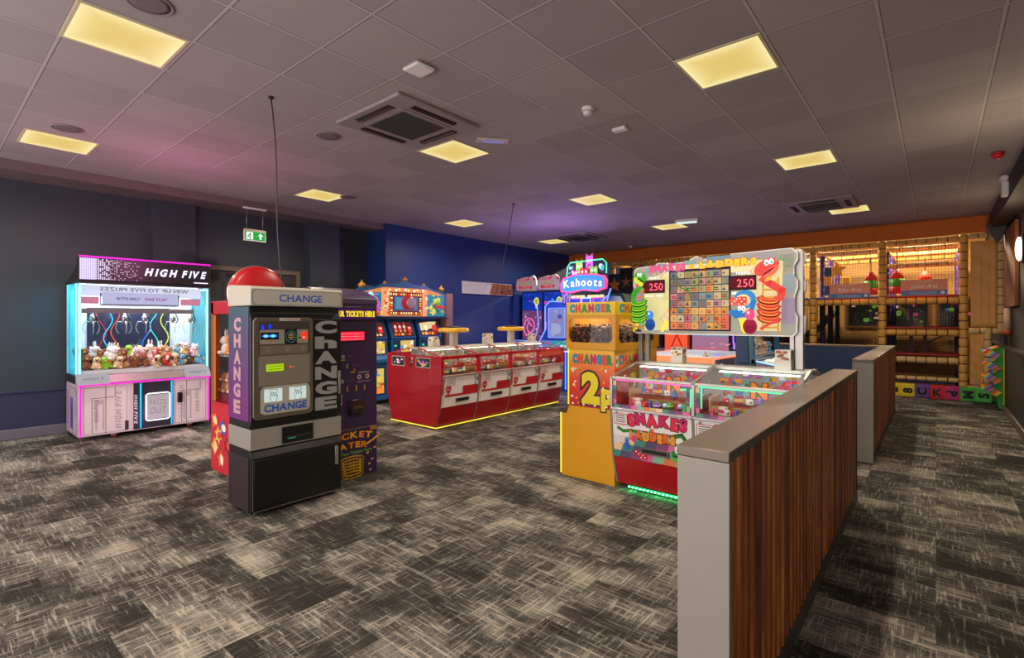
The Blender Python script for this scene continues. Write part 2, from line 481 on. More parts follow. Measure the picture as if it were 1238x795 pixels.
# orange fabric valance across the opening to the play hall
m = MB(); om = mat('#c4641c', .75, grain=.12)
n = 120; grid = []
for i in range(n+1):
    x = -8.19 + (8.92)*i/n; colr = []
    for j in range(7):
        z = 3.055 + (CZ-.004-3.055)*j/6
        yy = 12.33 + .018*math.sin(x*5.1+z*9)*(1-j/7) + .012*math.sin(x*13.7+2*z) + .02*math.sin(x*1.7)*(1-j/7)
        colr.append(m.bm.verts.new((x, yy, z+.012*math.sin(x*2.3)*(1-j/6))))
    grid.append(colr)
for i in range(n):
    for j in range(6):
        f = m.bm.faces.new((grid[i][j], grid[i+1][j], grid[i+1][j+1], grid[i][j+1])); f.smooth = True; f.material_index = m.mi(om)
o = m.build('fabric_valance', None, 'long orange fabric valance hung under the ceiling in front of the soft play frame', 'valance')
sm = o.modifiers.new('thick', 'SOLIDIFY'); sm.thickness = .006

# ------------------------------------------------------------------ ceiling lights
def diffuser_mat():
    m, nt, b = node_mat('yellow_light_diffuser')
    tc = nn(nt, 'TexCoord'); sp = nn(nt, 'SeparateXYZ'); nt.links.new(tc.outputs['Object'], sp.inputs[0])
    ax = mth(nt, 'ABSOLUTE', sp.outputs[0]); ay = mth(nt, 'ABSOLUTE', sp.outputs[1])
    d = mth(nt, 'DIVIDE', mth(nt, 'MAXIMUM', ax, ay), .275)
    d = mth(nt, 'POWER', d, 3.5)
    c = mixc(nt, d, (.74, .55, .15, 1), (1.0, .86, .42, 1))
    nt.links.new(c, b.inputs['Emission Color']); b.inputs['Emission Strength'].default_value = .98
    b.inputs['Base Color'].default_value = (.1, .09, .05, 1)
    m.cycles.emission_sampling = 'NONE'
    return m
DIFF = diffuser_mat()
LP = {(-4.13, .92): 'above the coin change machine, closest to the open front',
      (-7.1, 1.01): 'above the toy grabber near the slate wall',
      (-7.1, 3.99): 'by the green exit sign near the slate wall',
      (-4.12, 3.91): 'touching the corner of the nearest air conditioning cassette',
      (-7.03, 6.93): 'by the blue wall above the camel race arcade machine',
      (-4.1, 6.87): 'beyond the smoke detector in the middle of the hall',
      (-7.03, 9.93): 'beside the far air conditioning cassette near the blue wall corner',
      (-1.17, 3.85): 'large and bright above the snakes and ladders pusher',
      (-1.17, 6.77): 'two tiles behind the large one over the slatted screens',
      (-4.1, 9.84): 'beside the thin emergency batten',
      (-1.14, 10.28): 'beside the cassette nearest the orange valance'}
lf = None
for (x, y), where in LP.items():
    t = thing('ceiling_light', 'square yellow ceiling panel light ' + where, 'ceiling light', (x, y, CZ), 0, 'yellow ceiling panel lights')
    if lf is None:
        m = MB(); wm = mat('#cdbf9a', .5)
        for a, b_ in ((-.29, -.272), (.272, .29)):
            m.box(a, b_, -.29, .29, -.007, 0, wm); m.box(-.272, .272, a, b_, -.007, 0, wm)
        lf = (m.build('frame', t), MB().box(-.272, .272, -.272, .272, -.004, -.0005, DIFF).build('diffuser', t))
    else:
        for s_ in lf:
            c = s_.copy(); COL.objects.link(c); c.parent = t

# ------------------------------------------------------------------ air conditioning cassettes
def cassette():
    t = thing('air_conditioner', '', 'air conditioner', (0, 0, CZ), 0, 'ceiling air conditioning cassettes')
    pm = mat('#8d8284', .45)
    m = MB(); m.box(-.475, .475, -.475, .475, -.035, -.0005, pm, .012)
    m.build('casing', t)
    g = MB(); g.box(-.26, .26, -.26, .26, -.042, -.036, mat('#5c5b5b', .7)); 
    for i in range(24):
        a = -.245 + i*.0205; g.box(a, a+.006, -.245, .245, -.045, -.042, mat('#2b2b2b', .6))
    g.build('grille', t)
    f = MB()
    for a, b_ in ((-.29, -.262), (.262, .29)):
        f.box(a, b_, -.29, .29, -.043, -.036, pm); f.box(-.262, .262, a, b_, -.043, -.036, pm)
    f.build('grille_frame', t)
    for k in range(4):
        s_ = MB(); s_.box(-.25, .25, .335, .41, -.0375, -.0358, mat('#0e0b0a', .8)); s_.box(-.25, .25, .365, .373, -.052, -.037, mat('#4c3d33', .5)); s_.box(-.25, .25, .392, .4, -.047, -.037, mat('#2c2522', .5))
        o = s_.build('vent_slot', t); o.rotation_euler = (0, 0, k*PI/2)
    return t
def dup(root, loc, rotz=None, label=None, group=None):
    r = root.copy(); COL.objects.link(r); r.location = loc
    if rotz is not None: r.rotation_euler = (0, 0, rotz)
    if label: r['label'] = label
    if group: r['group'] = group
    for ch in list(root.children):
        c = ch.copy(); COL.objects.link(c); c.parent = r
        for g in ch.children:
            d_ = g.copy(); COL.objects.link(d_); d_.parent = c
    return r
ac = cassette(); ac.location = (-3.84, 3.04, CZ); ac['label'] = 'large square ceiling air conditioning cassette in front of the wifi box, the biggest of three'
dup(ac, (-6.18, 9.68, CZ), None, 'ceiling air conditioning cassette over the far end of the arcade near the blue wall')
dup(ac, (-1.43, 9.5, CZ), None, 'ceiling air conditioning cassette just in front of the orange valance')

# small ceiling things
def disc(name, x, y, r, h, label, cat, colr='#c9c4c4', grp=None):
    m = MB(); m.lathe([(r, 0), (r, -h*.4), (r*.93, -h)], (0, 0, 0), mat(colr, .5), 28)
    return m.build(name, None, label, cat, grp, None, (x, y, CZ-.0005))
for x, y, wh in ((-3.56, .91, 'over the change machine, cut by the top of the picture'), (-6.51, .99, 'beside the light over the toy grabber'), (-4.74, 2.74, 'beside the nearest air conditioning cassette'), (-6.86, 4.3, 'next to the light by the exit sign')):
    t = thing('ceiling_speaker', 'round flush grey ceiling speaker ' + wh, 'speaker', (x, y, CZ), 0, 'flush ceiling speakers')
    MB().lathe([(.125, -.0005), (.125, -.008), (.115, -.012), (.108, -.006)], (0, 0, 0), mat('#85797c', .5), 32).build('rim', t)
    MB().lathe([(.108, -.0065), (.08, -.0085), (.02, -.009)], (0, 0, 0), mat('#6e6265', .8), 32).build('mesh_cover', t)
m = MB(); m.box(-.09, .09, -.09, .09, -.035, 0, mat('#e4dedc', .4), .018)
m.build('wifi_box', None, 'white rounded square wireless box on the ceiling', 'wifi box', None, None, (-2.93, 2.42, CZ-.001))
t = thing('smoke_detector', 'white round smoke detector on the bare ceiling between cassette and bright light', 'smoke detector', (-2.36, 3.85, CZ))
MB().lathe([(.052, 0), (.052, -.022), (.045, -.03)], (0, 0, 0), mat('#e4dedc', .4), 24).build('base', t)
MB().lathe([(.036, -.03), (.04, -.045), (.034, -.062), (.02, -.066)], (0, 0, 0), mat('#d4cdcc', .4), 20).build('sensor_head', t)
t = thing('smoke_detector', 'tiny white detector on the ceiling in front of the orange valance', 'smoke detector', (-5.95, 11.77, CZ))
MB().lathe([(.052, 0), (.052, -.022), (.045, -.03), (.036, -.03), (.04, -.045), (.02, -.06)], (0, 0, 0), mat('#e4dedc', .4), 24).build('housing', t)
m = MB(); m.box(-.07, .07, -.04, .04, -.035, 0, mat('#ddd6d6', .4), .01)
m.build('motion_sensor', None, 'small white oblong motion sensor beyond the smoke detector', 'sensor', None, None, (-2.36, 4.45, CZ-.001))
t = thing('emergency_light', 'flush oblong emergency light with a frosted centre beside the cassette', 'emergency light', (-3.54, 3.91, CZ), R(50))
m = MB(); m.box(-.17, .17, -.06, .06, -.015, -.0005, mat('#c8b8ac', .5), .005); m.build('body', t)
MB().box(-.11, .11, -.035, .035, -.021, -.0155, em('#9a8fd0', .5)).build('lens', t)
t = thing('emergency_light', 'thin white emergency batten beyond the middle lights', 'emergency light', (-3.57, 9.33, CZ), R(15))
MB().box(-.2, .2, -.06, .06, -.05, -.0005, WHITE, .01).build('body', t)
MB().box(-.18, .18, -.045, .045, -.075, -.051, em('#dff5ea', .9), .01).build('lens', t)
t = thing('fire_sounder', 'red round fire alarm sounder on the ceiling near the dark beam', 'alarm', (.53, 7.83, CZ))
MB().lathe([(.06, -.0005), (.06, -.02), (.055, -.03)], (0, 0, 0), mat('#8f1518', .4), 24).build('base', t)
MB().lathe([(.055, -.031), (.05, -.05), (.03, -.068), (.01, -.072)], (0, 0, 0), mat('#c01a1e', .3), 24).build('dome', t)

# hanging cables
def cable(x, y, z0, x1, y1, r, label):
    m = MB(); pts = []
    for i in range(13):
        f = i/12
        pts.append((x+(x1-x)*f+.012*math.sin(f*5), y+(y1-y)*f+.01*math.sin(f*7), CZ-(CZ-z0)*f))
    m.tube(pts, r, mat('#3c3128', .6), 8)
    m.lathe([(.022, 0), (.022, -.012), (.012, -.02)], (x, y, CZ-.001), DARK, 14)
    return m.build('hanging_cable', None, label, 'cable', 'cables dropping from the ceiling')
cable(-4.28, 1.95, 1.73, -4.22, 2.02, .006, 'brown power cable hanging from the ceiling to the coin change machine')
cable(-5.23, 6.27, 1.13, -5.66, 6.12, .006, 'thin cable hanging from the ceiling to the long red coin pusher')

# exit sign
t = thing('exit_sign', 'green running man exit sign hanging on two rods near the slate wall', 'exit sign', (-8.0, 3.40, 2.78), R(90))
MB().box(-.17, .17, -.02, .02, .40, .425, WHITE, .004).build('ceiling_rail', t)
for x in (-.12, .12): MB().cyl((x, 0, .09), (x, 0, .40), .003, CHROME, 8).build('rod', t)
MB().box(-.165, .165, -.02, .02, .07, .095, mat('#b8a48c', .4), .004).build('top_bar', t)
m = MB(); m.box(-.165, .165, -.012, .012, -.085, .07, mat('#c8d0cc', .3), .004); m.build('casing', t)
c = front(0, -.0125, 0); G = em('#18a03c', .8); Wt = em('#e6fff0', .9)
c.rect(-.15, -.07, .15, .06, G); c.rect(-.13, -.06, -.03, .05, Wt)
dk = em('#0c6a2a', .4)
c.ell(-.072, .03, .011, .011, dk); c.line([(-.075, .015), (-.085, -.015), (-.065, -.03), (-.075, -.055)], .012, dk); c.line([(-.085, -.015), (-.1, -.025), (-.12, -.025)], .011, dk)
c.line([(-.075, .012), (-.055, -.002), (-.042, .005)], .008, dk); c.line([(-.078, .012), (-.1, .005), (-.105, -.01)], .008, dk)
c.poly([(.08, .045), (.12, .0), (.095, .0), (.095, -.05), (.065, -.05), (.065, 0), (.04, 0)], Wt)
c.build('pictogram_print', t)

# ------------------------------------------------------------------ slatted screens
GREYP = mat('#8f8982', .5, grain=.06); CAPM = mat('#716459', .3, .25, grain=.06); WOOD = wood_mat()
def screen(label, x0, x1, y0, y1, slats=True, back='#27384f', grp='slatted timber screens'):
    t = thing('slatted_screen', label, 'screen', (x1, y0, 0), 0, grp)
    L = y1-y0; W = x1-x0
    m = MB(); m.box(-W, -.024, .004, L-.004, 0, 1.045, GREYP); m.build('body', t)
    MB().box(-W-.004, .001, -.004, L+.004, 1.045, 1.08, CAPM, .004).build('cap', t)
    MB().box(-W-.002, .001, -.004, .022, 0, 1.044, GREYP, .002).build('end_panel', t)
    MB().box(-.024, -.002, L-.02, L+.003, 0, 1.044, mat('#1d1b1b', .5)).build('end_strip', t)
    MB().box(-.0236, -.004, .023, L-.021, 0, .095, mat('#5b5652', .5)).build('kick_board', t)
    MB().box(-W-.003, -W, .01, L-.01, 0, 1.04, mat(back, .5)).build('blue_back_panel', t)
    s_ = MB(); y = .03
    s_.box(-.0237, -.022, .023, L-.021, .096, 1.044, mat('#140a06', .8))
    while y+.045 < L-.02:
        s_.box(-.0219, .0, y, y+.038, .1, 1.044, WOOD); y += .079
    s_.build('slats', t)
    return t
screen('long grey capped screen with dark timber slats, standing at the very front', -.665, -.5, 1.665, 5.06)
screen('shorter slatted screen farther back with brighter orange timber, before the soft play frame', -.68, -.5, 6.45, 10.2)
t = thing('low_partition', 'low navy blue partition with a timber top, joining the far slatted screen', 'partition', (-.69, 10.05, 0))
MB().box(-1.5, 0, 0, .12, 0, 1.045, mat('#2a4468', .5), .002).build('body', t)
MB().box(-1.5, 0, -.01, .13, 1.046, 1.075, mat('#8a6a4c', .4), .003).build('cap', t)

# right wall things
t = thing('emergency_spotlight', 'white twin headed emergency spotlight box on the dark beam', 'emergency light', (.729, 9.25, 3.2))
MB().box(-.07, -.0005, -.09, .09, -.08, .1, mat('#d6d2cc', .4), .012).build('box', t)
for y in (-.05, .06):
    m = MB(); m.lathe([(.045, 0), (.05, -.04), (.03, -.08)], (0, 0, 0), mat('#cfcac6', .4), 16, 'y'); o = m.build('lamp_head', t); o.location = (-.045, y, .14)
MB().box(-.075, -.0705, -.03, -.02, -.0, .01, em('#30ff60', 1)).build('status_light', t)
t = thing('wall_speaker', 'black wedge shaped speaker hung at the end of the orange valance', 'speaker', (.82, 12.0, 3.0))
m = MB(); m.prism([(-.17, .13), (.11, .13), (.1, .02), (.0, -.17), (-.04, -.17)], -.12, .12, BLACK, 'y', .01); m.build('casing', t)
MB().box(.08, .128, -.03, .03, -.02, .04, BLACK).build('bracket', t)
t = thing('wall_lamp', 'glowing oval wall lamp at the edge of the dark wall', 'wall lamp', (.95, 10.1, 2.5))
MB().box(-.03, -.0005, -.1, .1, -.2, .2, DARK, .01).build('back_plate', t)
MB().ell((-.05, 0, 0), (.04, .09, .17), em('#ffe2b0', 7)).build('lamp_shade', t)
for y_, w_ in ((6.3, 'beside the gap between the slatted screens'), (-.9, 'at the open front of the aisle')):  # lamps out of view, added to light the slats and aisle floor
    dup(t, (.95, y_, 2.5), None, 'added oval wall lamp on the dark wall ' + w_)
m = MB(); m.box(.9, .949, 10.6, 12.2, 1.7, 3.0, mat('#6e3a16', .7, grain=.1), .01)
m.build('wall_pad', None, 'brown orange padded panel on the dark wall by the play frame', 'wall pad')
t = thing('padded_pole', 'short pale padded pole with a red end under the brown wall pad', 'pole', (.9, 11.6, 1.25))
m = MB(); m.cyl((0, 0, .08), (0, 0, .44), .045, mat('#c9a98a', .6), 14); m.build('sleeve', t)
MB().cyl((0, 0, 0), (0, 0, .079), .046, mat('#c2452a', .5), 14).build('red_end', t)
# ================================================================== HIGH FIVE GRABBER   (front faces +X)
MAG = em('#f020c8', 1.3); CYAN = em('#22b8f0', 1.3); CYW = em('#9ceeff', 1.6); LEDW = em('#f4f6ff', 1.5)
W5, D5 = 1.45, .72
t = thing('claw_machine', 'wide claw machine reading HIGH FIVE, outlined in pink and blue neon', 'claw machine', (-8.0, 1.32, 0), R(90))
pw = mat('#ded2d6', .3, coat=.3)
m = MB()
m.box(0, W5, .0, D5, .055, .69, pw, .006)
m.build('lower_cabinet', t)
for a, b_ in ((.03, .50), (1.0, 1.42)):
    c = front(0, -.0005, 0)
    c.rect(a, .07, b_, .67, '#e6dcde')
    c.line([(a+.1, .09), (a+.1, .52), (a+.33, .52), (a+.33, .64)], .006, '#2a2426')
    c.rect(a+.13, .12, a+.22, .5, '#c4b6be'); c.rect(a+.15, .12, a+.2, .44, '#e6dce2')
    c.loop(a+.02, .08, b_-.02, .65, .004, '#6a5e64')
    c.k += 1; (prints := globals().setdefault('prints', [])).append(c)
c, c2_ = prints
c.line([(.265, .07), (.265, .66)], .005, '#2a2426'); c2_.line([(1.16, .07), (1.16, .66)], .006, '#2a2426')
c.text('HIGH FIVE', .0, 0, .05, '#8f8086', vert=False) if False else None
def vtext(c, s, x, y0, y1, h, col, bold=.02, up=True):
    """text turned a quarter turn, drawn by swapping axes"""
    cc = Canvas(c.o + c.u*x + c.v*(y0 if up else y1), c.v if up else -c.v, -c.u if up else c.u)
    cc.k = c.k+3; cc.mb = c.mb
    cc.text(s, (y1-y0)/2, -h/2, h, col, w=y1-y0, bold=bold, shear=.25 if True else 0)
vtext(c, 'HIGH FIVE', .39, .11, .6, .065, '#bfb0b8', .04)
vtext(c, 'HIGH FIVE', .17, .22, .5, .045, '#a898a4', .03)
vtext(c2_, 'HIGH FIVE', 1.1, .14, .6, .055, '#bfb0b8', .03, False)
vtext(c2_, 'HIGH FIVE', 1.29, .2, .52, .045, '#b8a8b4', .03)
c.rect(.46, .08, .5, .2, '#3a3337')
c.build('door_print', t); c2_.build('door_print', t)
MB().box(.55, .995, -.012, -.0006, .07, .672, mat('#2b2c36', .4), .003).build('centre_panel', t)
c = front(0, -.0125, 0)
vtext(c, 'HIGH FIVE', .575, .14, .52, .035, '#e8ecf8', .03, False)
vtext(c, 'HIGH FIVE', .985, .2, .5, .014, '#8a98c8', .02, False)
c.build('vertical_lettering', t)
m = MB(); m.box(.69, .94, -.03, -.013, .18, .50, mat('#b9c2c6', .35), .004)
o = m.build('prize_flap', t)
c = front(.69, -.0305, .18)
c.text('PRIZE', .125, .185, .07, '#8a9298', w=.2, bold=.02, shear=.15, out='#eef2f2', ow=.03)
c.text('OUT', .125, .07, .09, '#8a9298', w=.19, bold=.02, shear=.15, out='#eef2f2', ow=.03)
c.build('lettering', o)
m = MB()
pts = [(.68+.02, .165), (.93, .165), (.95, .185), (.95, .50), (.93, .52), (.70, .52), (.68, .50), (.68, .185), (.70, .165)]
m.tube([(p[0], -.035, p[1]) for p in pts], .008, LEDW, 8); m.build('flap_neon', t)
for x in (.625, .975): MB().tube([(x, -.02, .08), (x, -.02, .665)], .009, CYAN, 8).build('blue_neon', t)
MB().tube([(-.012, -.02, .69), (W5+.012, -.02, .69)], .009, MAG, 8).build('pink_neon', t)
for x in (.015, W5-.02): MB().tube([(x, -.015, .06), (x, -.015, .68)], .009, MAG, 8).build('pink_neon', t)
MB().tube([(.0, -.03, 2.275), (W5, -.03, 2.275)], .010, MAG, 8).build('pink_neon', t)
m = MB(); m.box(1.045, 1.1, -.04, -.001, .36, .5, BLACK, .008); m.build('coin_slot', t)
for x in (.36, 1.22, ):
    m = MB(); m.box(x-.03, x+.03, .05, .12, .03, .054, mat('#d0ccc8', .5)).cyl((x, .085, .0), (x, .085, .03), .03, mat('#a02828', .5)); m.build('levelling_foot', t)
for x in (.1, 1.35):
    MB().cyl((x, .6, 0), (x, .6, .054), .03, DARK).build('levelling_foot', t)
# left side print
c = leftside(-.0008, D5, 0)
c.rect(0+.01, .06, D5-.01, .68, '#bcaab8'); c.rect(.08, .1, .16, .6, '#b468a8'); c.rect(.24, .12, .42, .52, '#6f64a8'); c.rect(.3, .12, .38, .44, '#4c4a86'); c.rect(.5, .3, .6, .64, '#a79ac8')
c.loop(.06, .08, .62, .64, .005, '#4a4048')
vtext(c, 'HIGH FIVE', .55, .12, .55, .05, '#efe4ea', .02)
c.build('side_print', t)
# control ledge
m = MB(); al = mat('#9d9996', .35, .6)
m.box(-.01, W5+.01, .06, D5+.001, .70, .80, mat('#221f2c', .4))
m.prism([(-.03, .705), (.06, .705), (.06, .80), (.02, .80)], .02, W5-.02, al, 'x')
m.build('control_ledge', t)
for x in (.14, W5-.16):
    m = MB(); m.prism([(-.075, .70), (.055, .71), (.055, .83), (.03, .83)], x-.16, x+.16, mat('#c9cdd8', .3, e=.25), 'x', .006)
    o = m.build('control_deck', t)
    c = Canvas((x-.13, -.063, .7215), (1, 0, 0), (0, .0908, .1092))
    c.text('HIGH 5', .13, .04, .04, '#5a5f70', bold=.02, shear=.2); c.build('lettering', o)
# case posts, shelf, roof, header
pm = mat('#c4ccd4', .3, .5)
for x in (.0, W5-.025):
    for y in (.06, D5-.025): MB().box(x, x+.025, y, y+.025, .80, 1.95, pm).build('corner_post', t)
for x in (.02, W5-.012): MB().tube([(x, .045, .82), (x, .045, 1.94)], .011, CYW, 8).build('blue_neon', t)
MB().tube([(-.005, .10, .82), (-.005, .10, 1.94)], .008, CYW, 8).build('blue_neon', t)
MB().box(.03, W5-.03, .066, .072, .80, 1.95, GLASS).build('front_glass', t)
MB().box(.002, .008, .09, D5-.03, .81, 1.95, GLASS_CYAN).build('side_glass', t)
MB().box(W5-.008, W5-.002, .09, D5-.03, .81, 1.95, GLASS_CYAN).build('side_glass', t)
m = MB(); m.box(.03, W5-.03, .09, D5-.03, .802, .86, mat('#d8dce2', .6)); m.build('prize_floor', t)
m = MB(); bk = mat('#c9ced6', .5)
m.box(.03, W5-.03, D5-.03, D5-.01, .81, 1.95, bk); m.build('back_wall', t)
# mirror with reflections on the back wall
m = MB(); mir = mat('#3e4258', .12, .55); m.box(.2, 1.15, D5-.045, D5-.031, 1.1, 1.66, mir); o = m.build('back_mirror', t)
m = MB()
for i in range(26):
    m.lathe([(.006, 0), (.006, -.001)], (.1+.05*i, D5-.0305, 1.75), bk, 6, 'y')
m.build('back_wall_holes', t)
for k, (cx_, cl) in enumerate(((.42, '#3ab8e8'), (.5, '#c84a3a'), (.95, '#38d0c0'), (1.08, '#c8e048'), (.35, '#a8303a'), (.86, '#2f6fe0'))):
    MB().tube([(cx_+.05*math.sin(q*.7+k), D5-.06, 1.62-q*.055) for q in range(10)], .006, em(cl, 1.2), 6).build('mirror_reflection_strand', t)  # glowing strands stand in for reflections in the mirror
m = MB(); m.box(-.01, W5+.01, .0, D5+.01, 1.95, 2.0, mat('#1d2026', .5)); m.build('roof', t)
m = MB(); m.box(.0, W5, -.03, .1, 1.985, 2.26, mat('#17141c', .4), .003); o = m.build('header', t)
m = MB(); m.prism([(.1, 1.99), (D5, 1.99), (D5, 2.03), (.1, 2.2)], .02, .03, mat('#2a1c1c', .5), 'x'); m.build('header_brace', o)
c = front(0, -.0305, 1.985)
wh = em('#dcd6f4', 1.0)
c.rect(.004, .006, .16, .27, em('#b4aedb', .75))
for i in range(30):
    for j in range(14):
        x = .01+i*.021; y = .014+j*.0185
        p = 1.2 - i/26 + .25*(random.random()-.5)
        if i < 9 or random.random() < p:
            s_ = .0135 if i < 14 else .009
            if i*.021 < .17:
                c.k += 0
            c.mb.face([c.P(x, y), c.P(x+s_, y), c.P(x+s_, y+s_), c.P(x, y+s_)], wh)
c.k += 2
c.text('HIGH', .853, .095, .095, em('#e4e6ff', 1.2), w=.38, bold=.045, shear=.3, gap=.1)
c.text('FIVE', 1.245, .095, .095, em('#e4e6ff', 1.2), w=.31, bold=.045, shear=.3, gap=.1)
c.rect(1.24, .02, 1.42, .035, em('#e8e8f8', 1))
c.build('header_print', o)
# inner light box with mirrored writing
m = MB(); m.box(.04, W5-.04, .22, .24, 1.80, 1.945, em('#dfe6ff', .85)); m.box(.06, W5-.15, .16, .20, 1.58, 1.64, mat('#8b8f94', .35, .6)); m.build('gantry', t)
c = front(0, .219, 1.8)
c.text('WIN UP TO FIVE PRIZES', .75, .07, .05, em('#a8a2a8', .5), w=1.0, bold=.03, mirror=True)
c.rect(.27, -.1, 1.12, .055, em('#c8cdf0', .7))
c.rect(.25, -.11, .265, .04, '#14161c'); c.rect(.25, -.125, 1.13, -.1, '#14161c'); c.rect(1.12, -.11, 1.135, .04, '#14161c')
for i in range(44): c.mb.face([c.P(.26+i*.02, -.12), c.P(.268+i*.02, -.12), c.P(.268+i*.02, -.108), c.P(.26+i*.02, -.108)], em('#d0d8ff', .9))
c.k += 2
c.text('WITH ONLY', .55, -.045, .038, em('#2a5a8c', .5), w=.26, bold=.03, shear=.2); c.text('ONE PLAY', .86, -.045, .038, em('#a8208c', .6), w=.26, bold=.03, shear=.2)
c.rect(.03, -.1, .24, -.01, em('#d88aa0', .7)); c.rect(1.15, -.1, 1.4, -.01, em('#d88aa0', .7))
c.build('light_box_print', t)
MB().box(.05, W5-.05, .3, .5, 1.93, 1.945, em('#eaf6ff', 34)).build('light_tube', t)
for k, x in enumerate((.18, .52, .74, 1.08, 1.3)):
    z = 1.5
    m = MB(); sm_ = mat('#a9a6a2', .25, .8)
    m.cyl((x, .28, 1.585), (x, .28, z-.01), .012, sm_); m.lathe([(.02, .06), (.032, .02), (.03, -.03), (.012, -.05)], (x, .28, z), sm_, 14)
    m.tube([(x+.03, .28, 1.58), (x+.06, .28, 1.5), (x+.03, .28, 1.44), (x+.01, .28, 1.47)], .008, BLACK, 6)
    o = m.build('claw', t)
    for q in range(3):
        a = q*2*PI/3+.5; ca, sa = math.cos(a), math.sin(a)
        MB().tube([(x+ca*r_, .28+sa*r_, z+h_) for r_, h_ in ((.02, -.03), (.075, -.03), (.1, -.1), (.085, -.16), (.06, -.185))], .005, CHROME, 6).build('prong', o)

# plush toys in the claw machine: each one its own thing
def plush(kind, colr, c2):
    m = MB(); A = mat(colr, .9, grain=.15); B = mat(c2, .9)
    m.ell((0, 0, .045), (.045, .04, .05), A, 12)
    m.ell((0, -.012, .11), (.038, .036, .035), A, 12)
    for s in (-1, 1):
        if kind == 'bear': m.ell((s*.028, -.008, .142), (.013, .009, .013), A, 8)
        elif kind == 'bunny': m.ell((s*.016, -.004, .165), (.009, .007, .032), A, 8)
        elif kind == 'cat': m.prism([(s*.034, .13), (s*.012, .142), (s*.03, .162)], -.012, .0, A, 'y')
        elif kind == 'dog': m.ell((s*.04, -.01, .105), (.01, .016, .028), B, 8)
        elif kind == 'bird': m.ell((s*.048, .0, .06), (.012, .026, .032), B, 8)
        m.ell((s*.03, -.035, .02), (.017, .026, .015), A, 8)
        m.ell((s*.013, -.046, .117), (.005, .004, .006), mat('#101010', .2), 6)
    m.ell((0, -.045, .102), (.014, .01, .01), B, 8)
    return m
PL = [('bear', '#8a5434', '#caa078', 'brown bear'), ('bear', '#b58a62', '#e8d4b8', 'tan bear'), ('bunny', '#e6e0dc', '#e8b4bc', 'white rabbit'), ('cat', '#e89a3c', '#fff0d8', 'orange cat'),
      ('dog', '#e4c8a0', '#6a4228', 'cream dog'), ('bird', '#8ac83c', '#e8b030', 'green bird'), ('bear', '#ecc6cc', '#ffffff', 'pale pink bear'), ('cat', '#4c4a50', '#dcdcdc', 'dark grey cat'),
      ('bird', '#58a8d8', '#f0d060', 'light blue bird'), ('dog', '#c03c3c', '#f0e0d0', 'red dog')]
protos = {}
spots = []
for row, (yy, n_, z0) in enumerate(((.15, 13, .863), (.27, 12, .863), (.39, 13, .863), (.52, 12, .863), (.2, 11, .955), (.33, 11, .97), (.46, 11, .975))):
    for i in range(n_):
        spots.append((.1+i*(W5-.2)/(n_-1)+random.uniform(-.015, .015), yy+random.uniform(-.015, .015), z0+random.uniform(0, .012), row))
rown = ['front row against the glass', 'second row', 'third row', 'back row', 'upper front layer', 'upper middle layer', 'upper back layer']
for (x, y, z, row) in spots:
    k = random.choices(range(10), weights=(4, 4, 8, 2, 6, 1, 7, 2, 2, 1))[0]
    kind, c1, c2, nm = PL[k]
    lx = 'under the left claws' if x < .45 else ('in the middle' if x < 1.0 else 'at the right')
    label = f'{nm} plush in the claw machine, {rown[row]}, {lx}'
    p = Matrix.Rotation(R(90), 3, 'Z') @ Vector((x, y, 0))
    if k not in protos:
        o = plush(kind, c1, c2).build('plush_toy', None, label, 'plush toy', 'plush toys in the claw machine'); protos[k] = o
    else:
        o = protos[k].copy(); COL.objects.link(o); o['label'] = label
    o.location = (-8.0+p.x, 1.32+p.y, z); sc = random.uniform(1.0, 1.3); o.scale = (sc,)*3
    o.rotation_euler = (random.uniform(-.35, .35), random.uniform(-.4, .4), R(90)+random.uniform(-1.2, 1.2))

# ================================================================== COIN CHANGE MACHINE (front faces +X)
t = thing('change_machine', 'tall black and silver change machine with CHANGE lettering, nearest the camera', 'change machine', (-3.95, 1.65, 0), R(90))
W, D = .755, .41
bb = mat('#121113', .32, grain=.1); sil = mat('#a09b93', .38, .35, grain=.04); mar = mat('#2a1d26', .4)
m = MB(); m.prism([(0.0, .03), (.0, .44), (.03, .505), (.03, .665), (0, .72), (0, 1.5), (.03, 1.55), (.03, 1.6), (D, 1.6), (D, .03)], .002, W-.002, bb, 'x', .004)
m.build('body', t)
MB().box(-.0015, W+.0015, .005, D+.0015, .507, .663, sil, .002).build('silver_band', t)
m = MB()
m.prism([(-.01, 1.605), (-.01, 1.735), (.015, 1.755), (D-.02, 1.775), (D, 1.75), (D, 1.605)], -.006, W+.006, mat('#b6b0a4', .42), 'x', .004)
o = m.build('top_cap', t)
c = front(0, -.0105, 1.605)
c.rrect(.0, .004, W, .128, .022, '#8d938a', True); c.rrect(.012, .012, W-.012, .12, .022, '#b4b0a6', True)
c.text('CHANGE', .39, .036, .058, '#1c4cb8', w=.36, bold=.02)
c.build('lettering', o)
# side panel, purple at the bottom running to teal at the top
g = grad_mat('teal_to_purple_gradient', 2, .72, 1.6, [(0, '#6c1d6e'), (.4, '#5b2a6c'), (1, '#31505f')])
MB().box(-.003, .0018, .035, D-.005, .722, 1.598, g).build('side_gradient', t)
MB().box(-.003, .0018, .035, D-.005, .035, .445, mar).build('side_lower_panel', t)
c = leftside(-.0035, D, 0)
for i, ch in enumerate('CHANGE'): c.text(ch, .175, 1.415-i*.128, .098, '#b48a94', w=.13, bold=.06)
c.build('side_lettering', t)
MB().box(-.002, .0, .008, .014, .74, 1.52, CHROME).build('edge_strip', t)
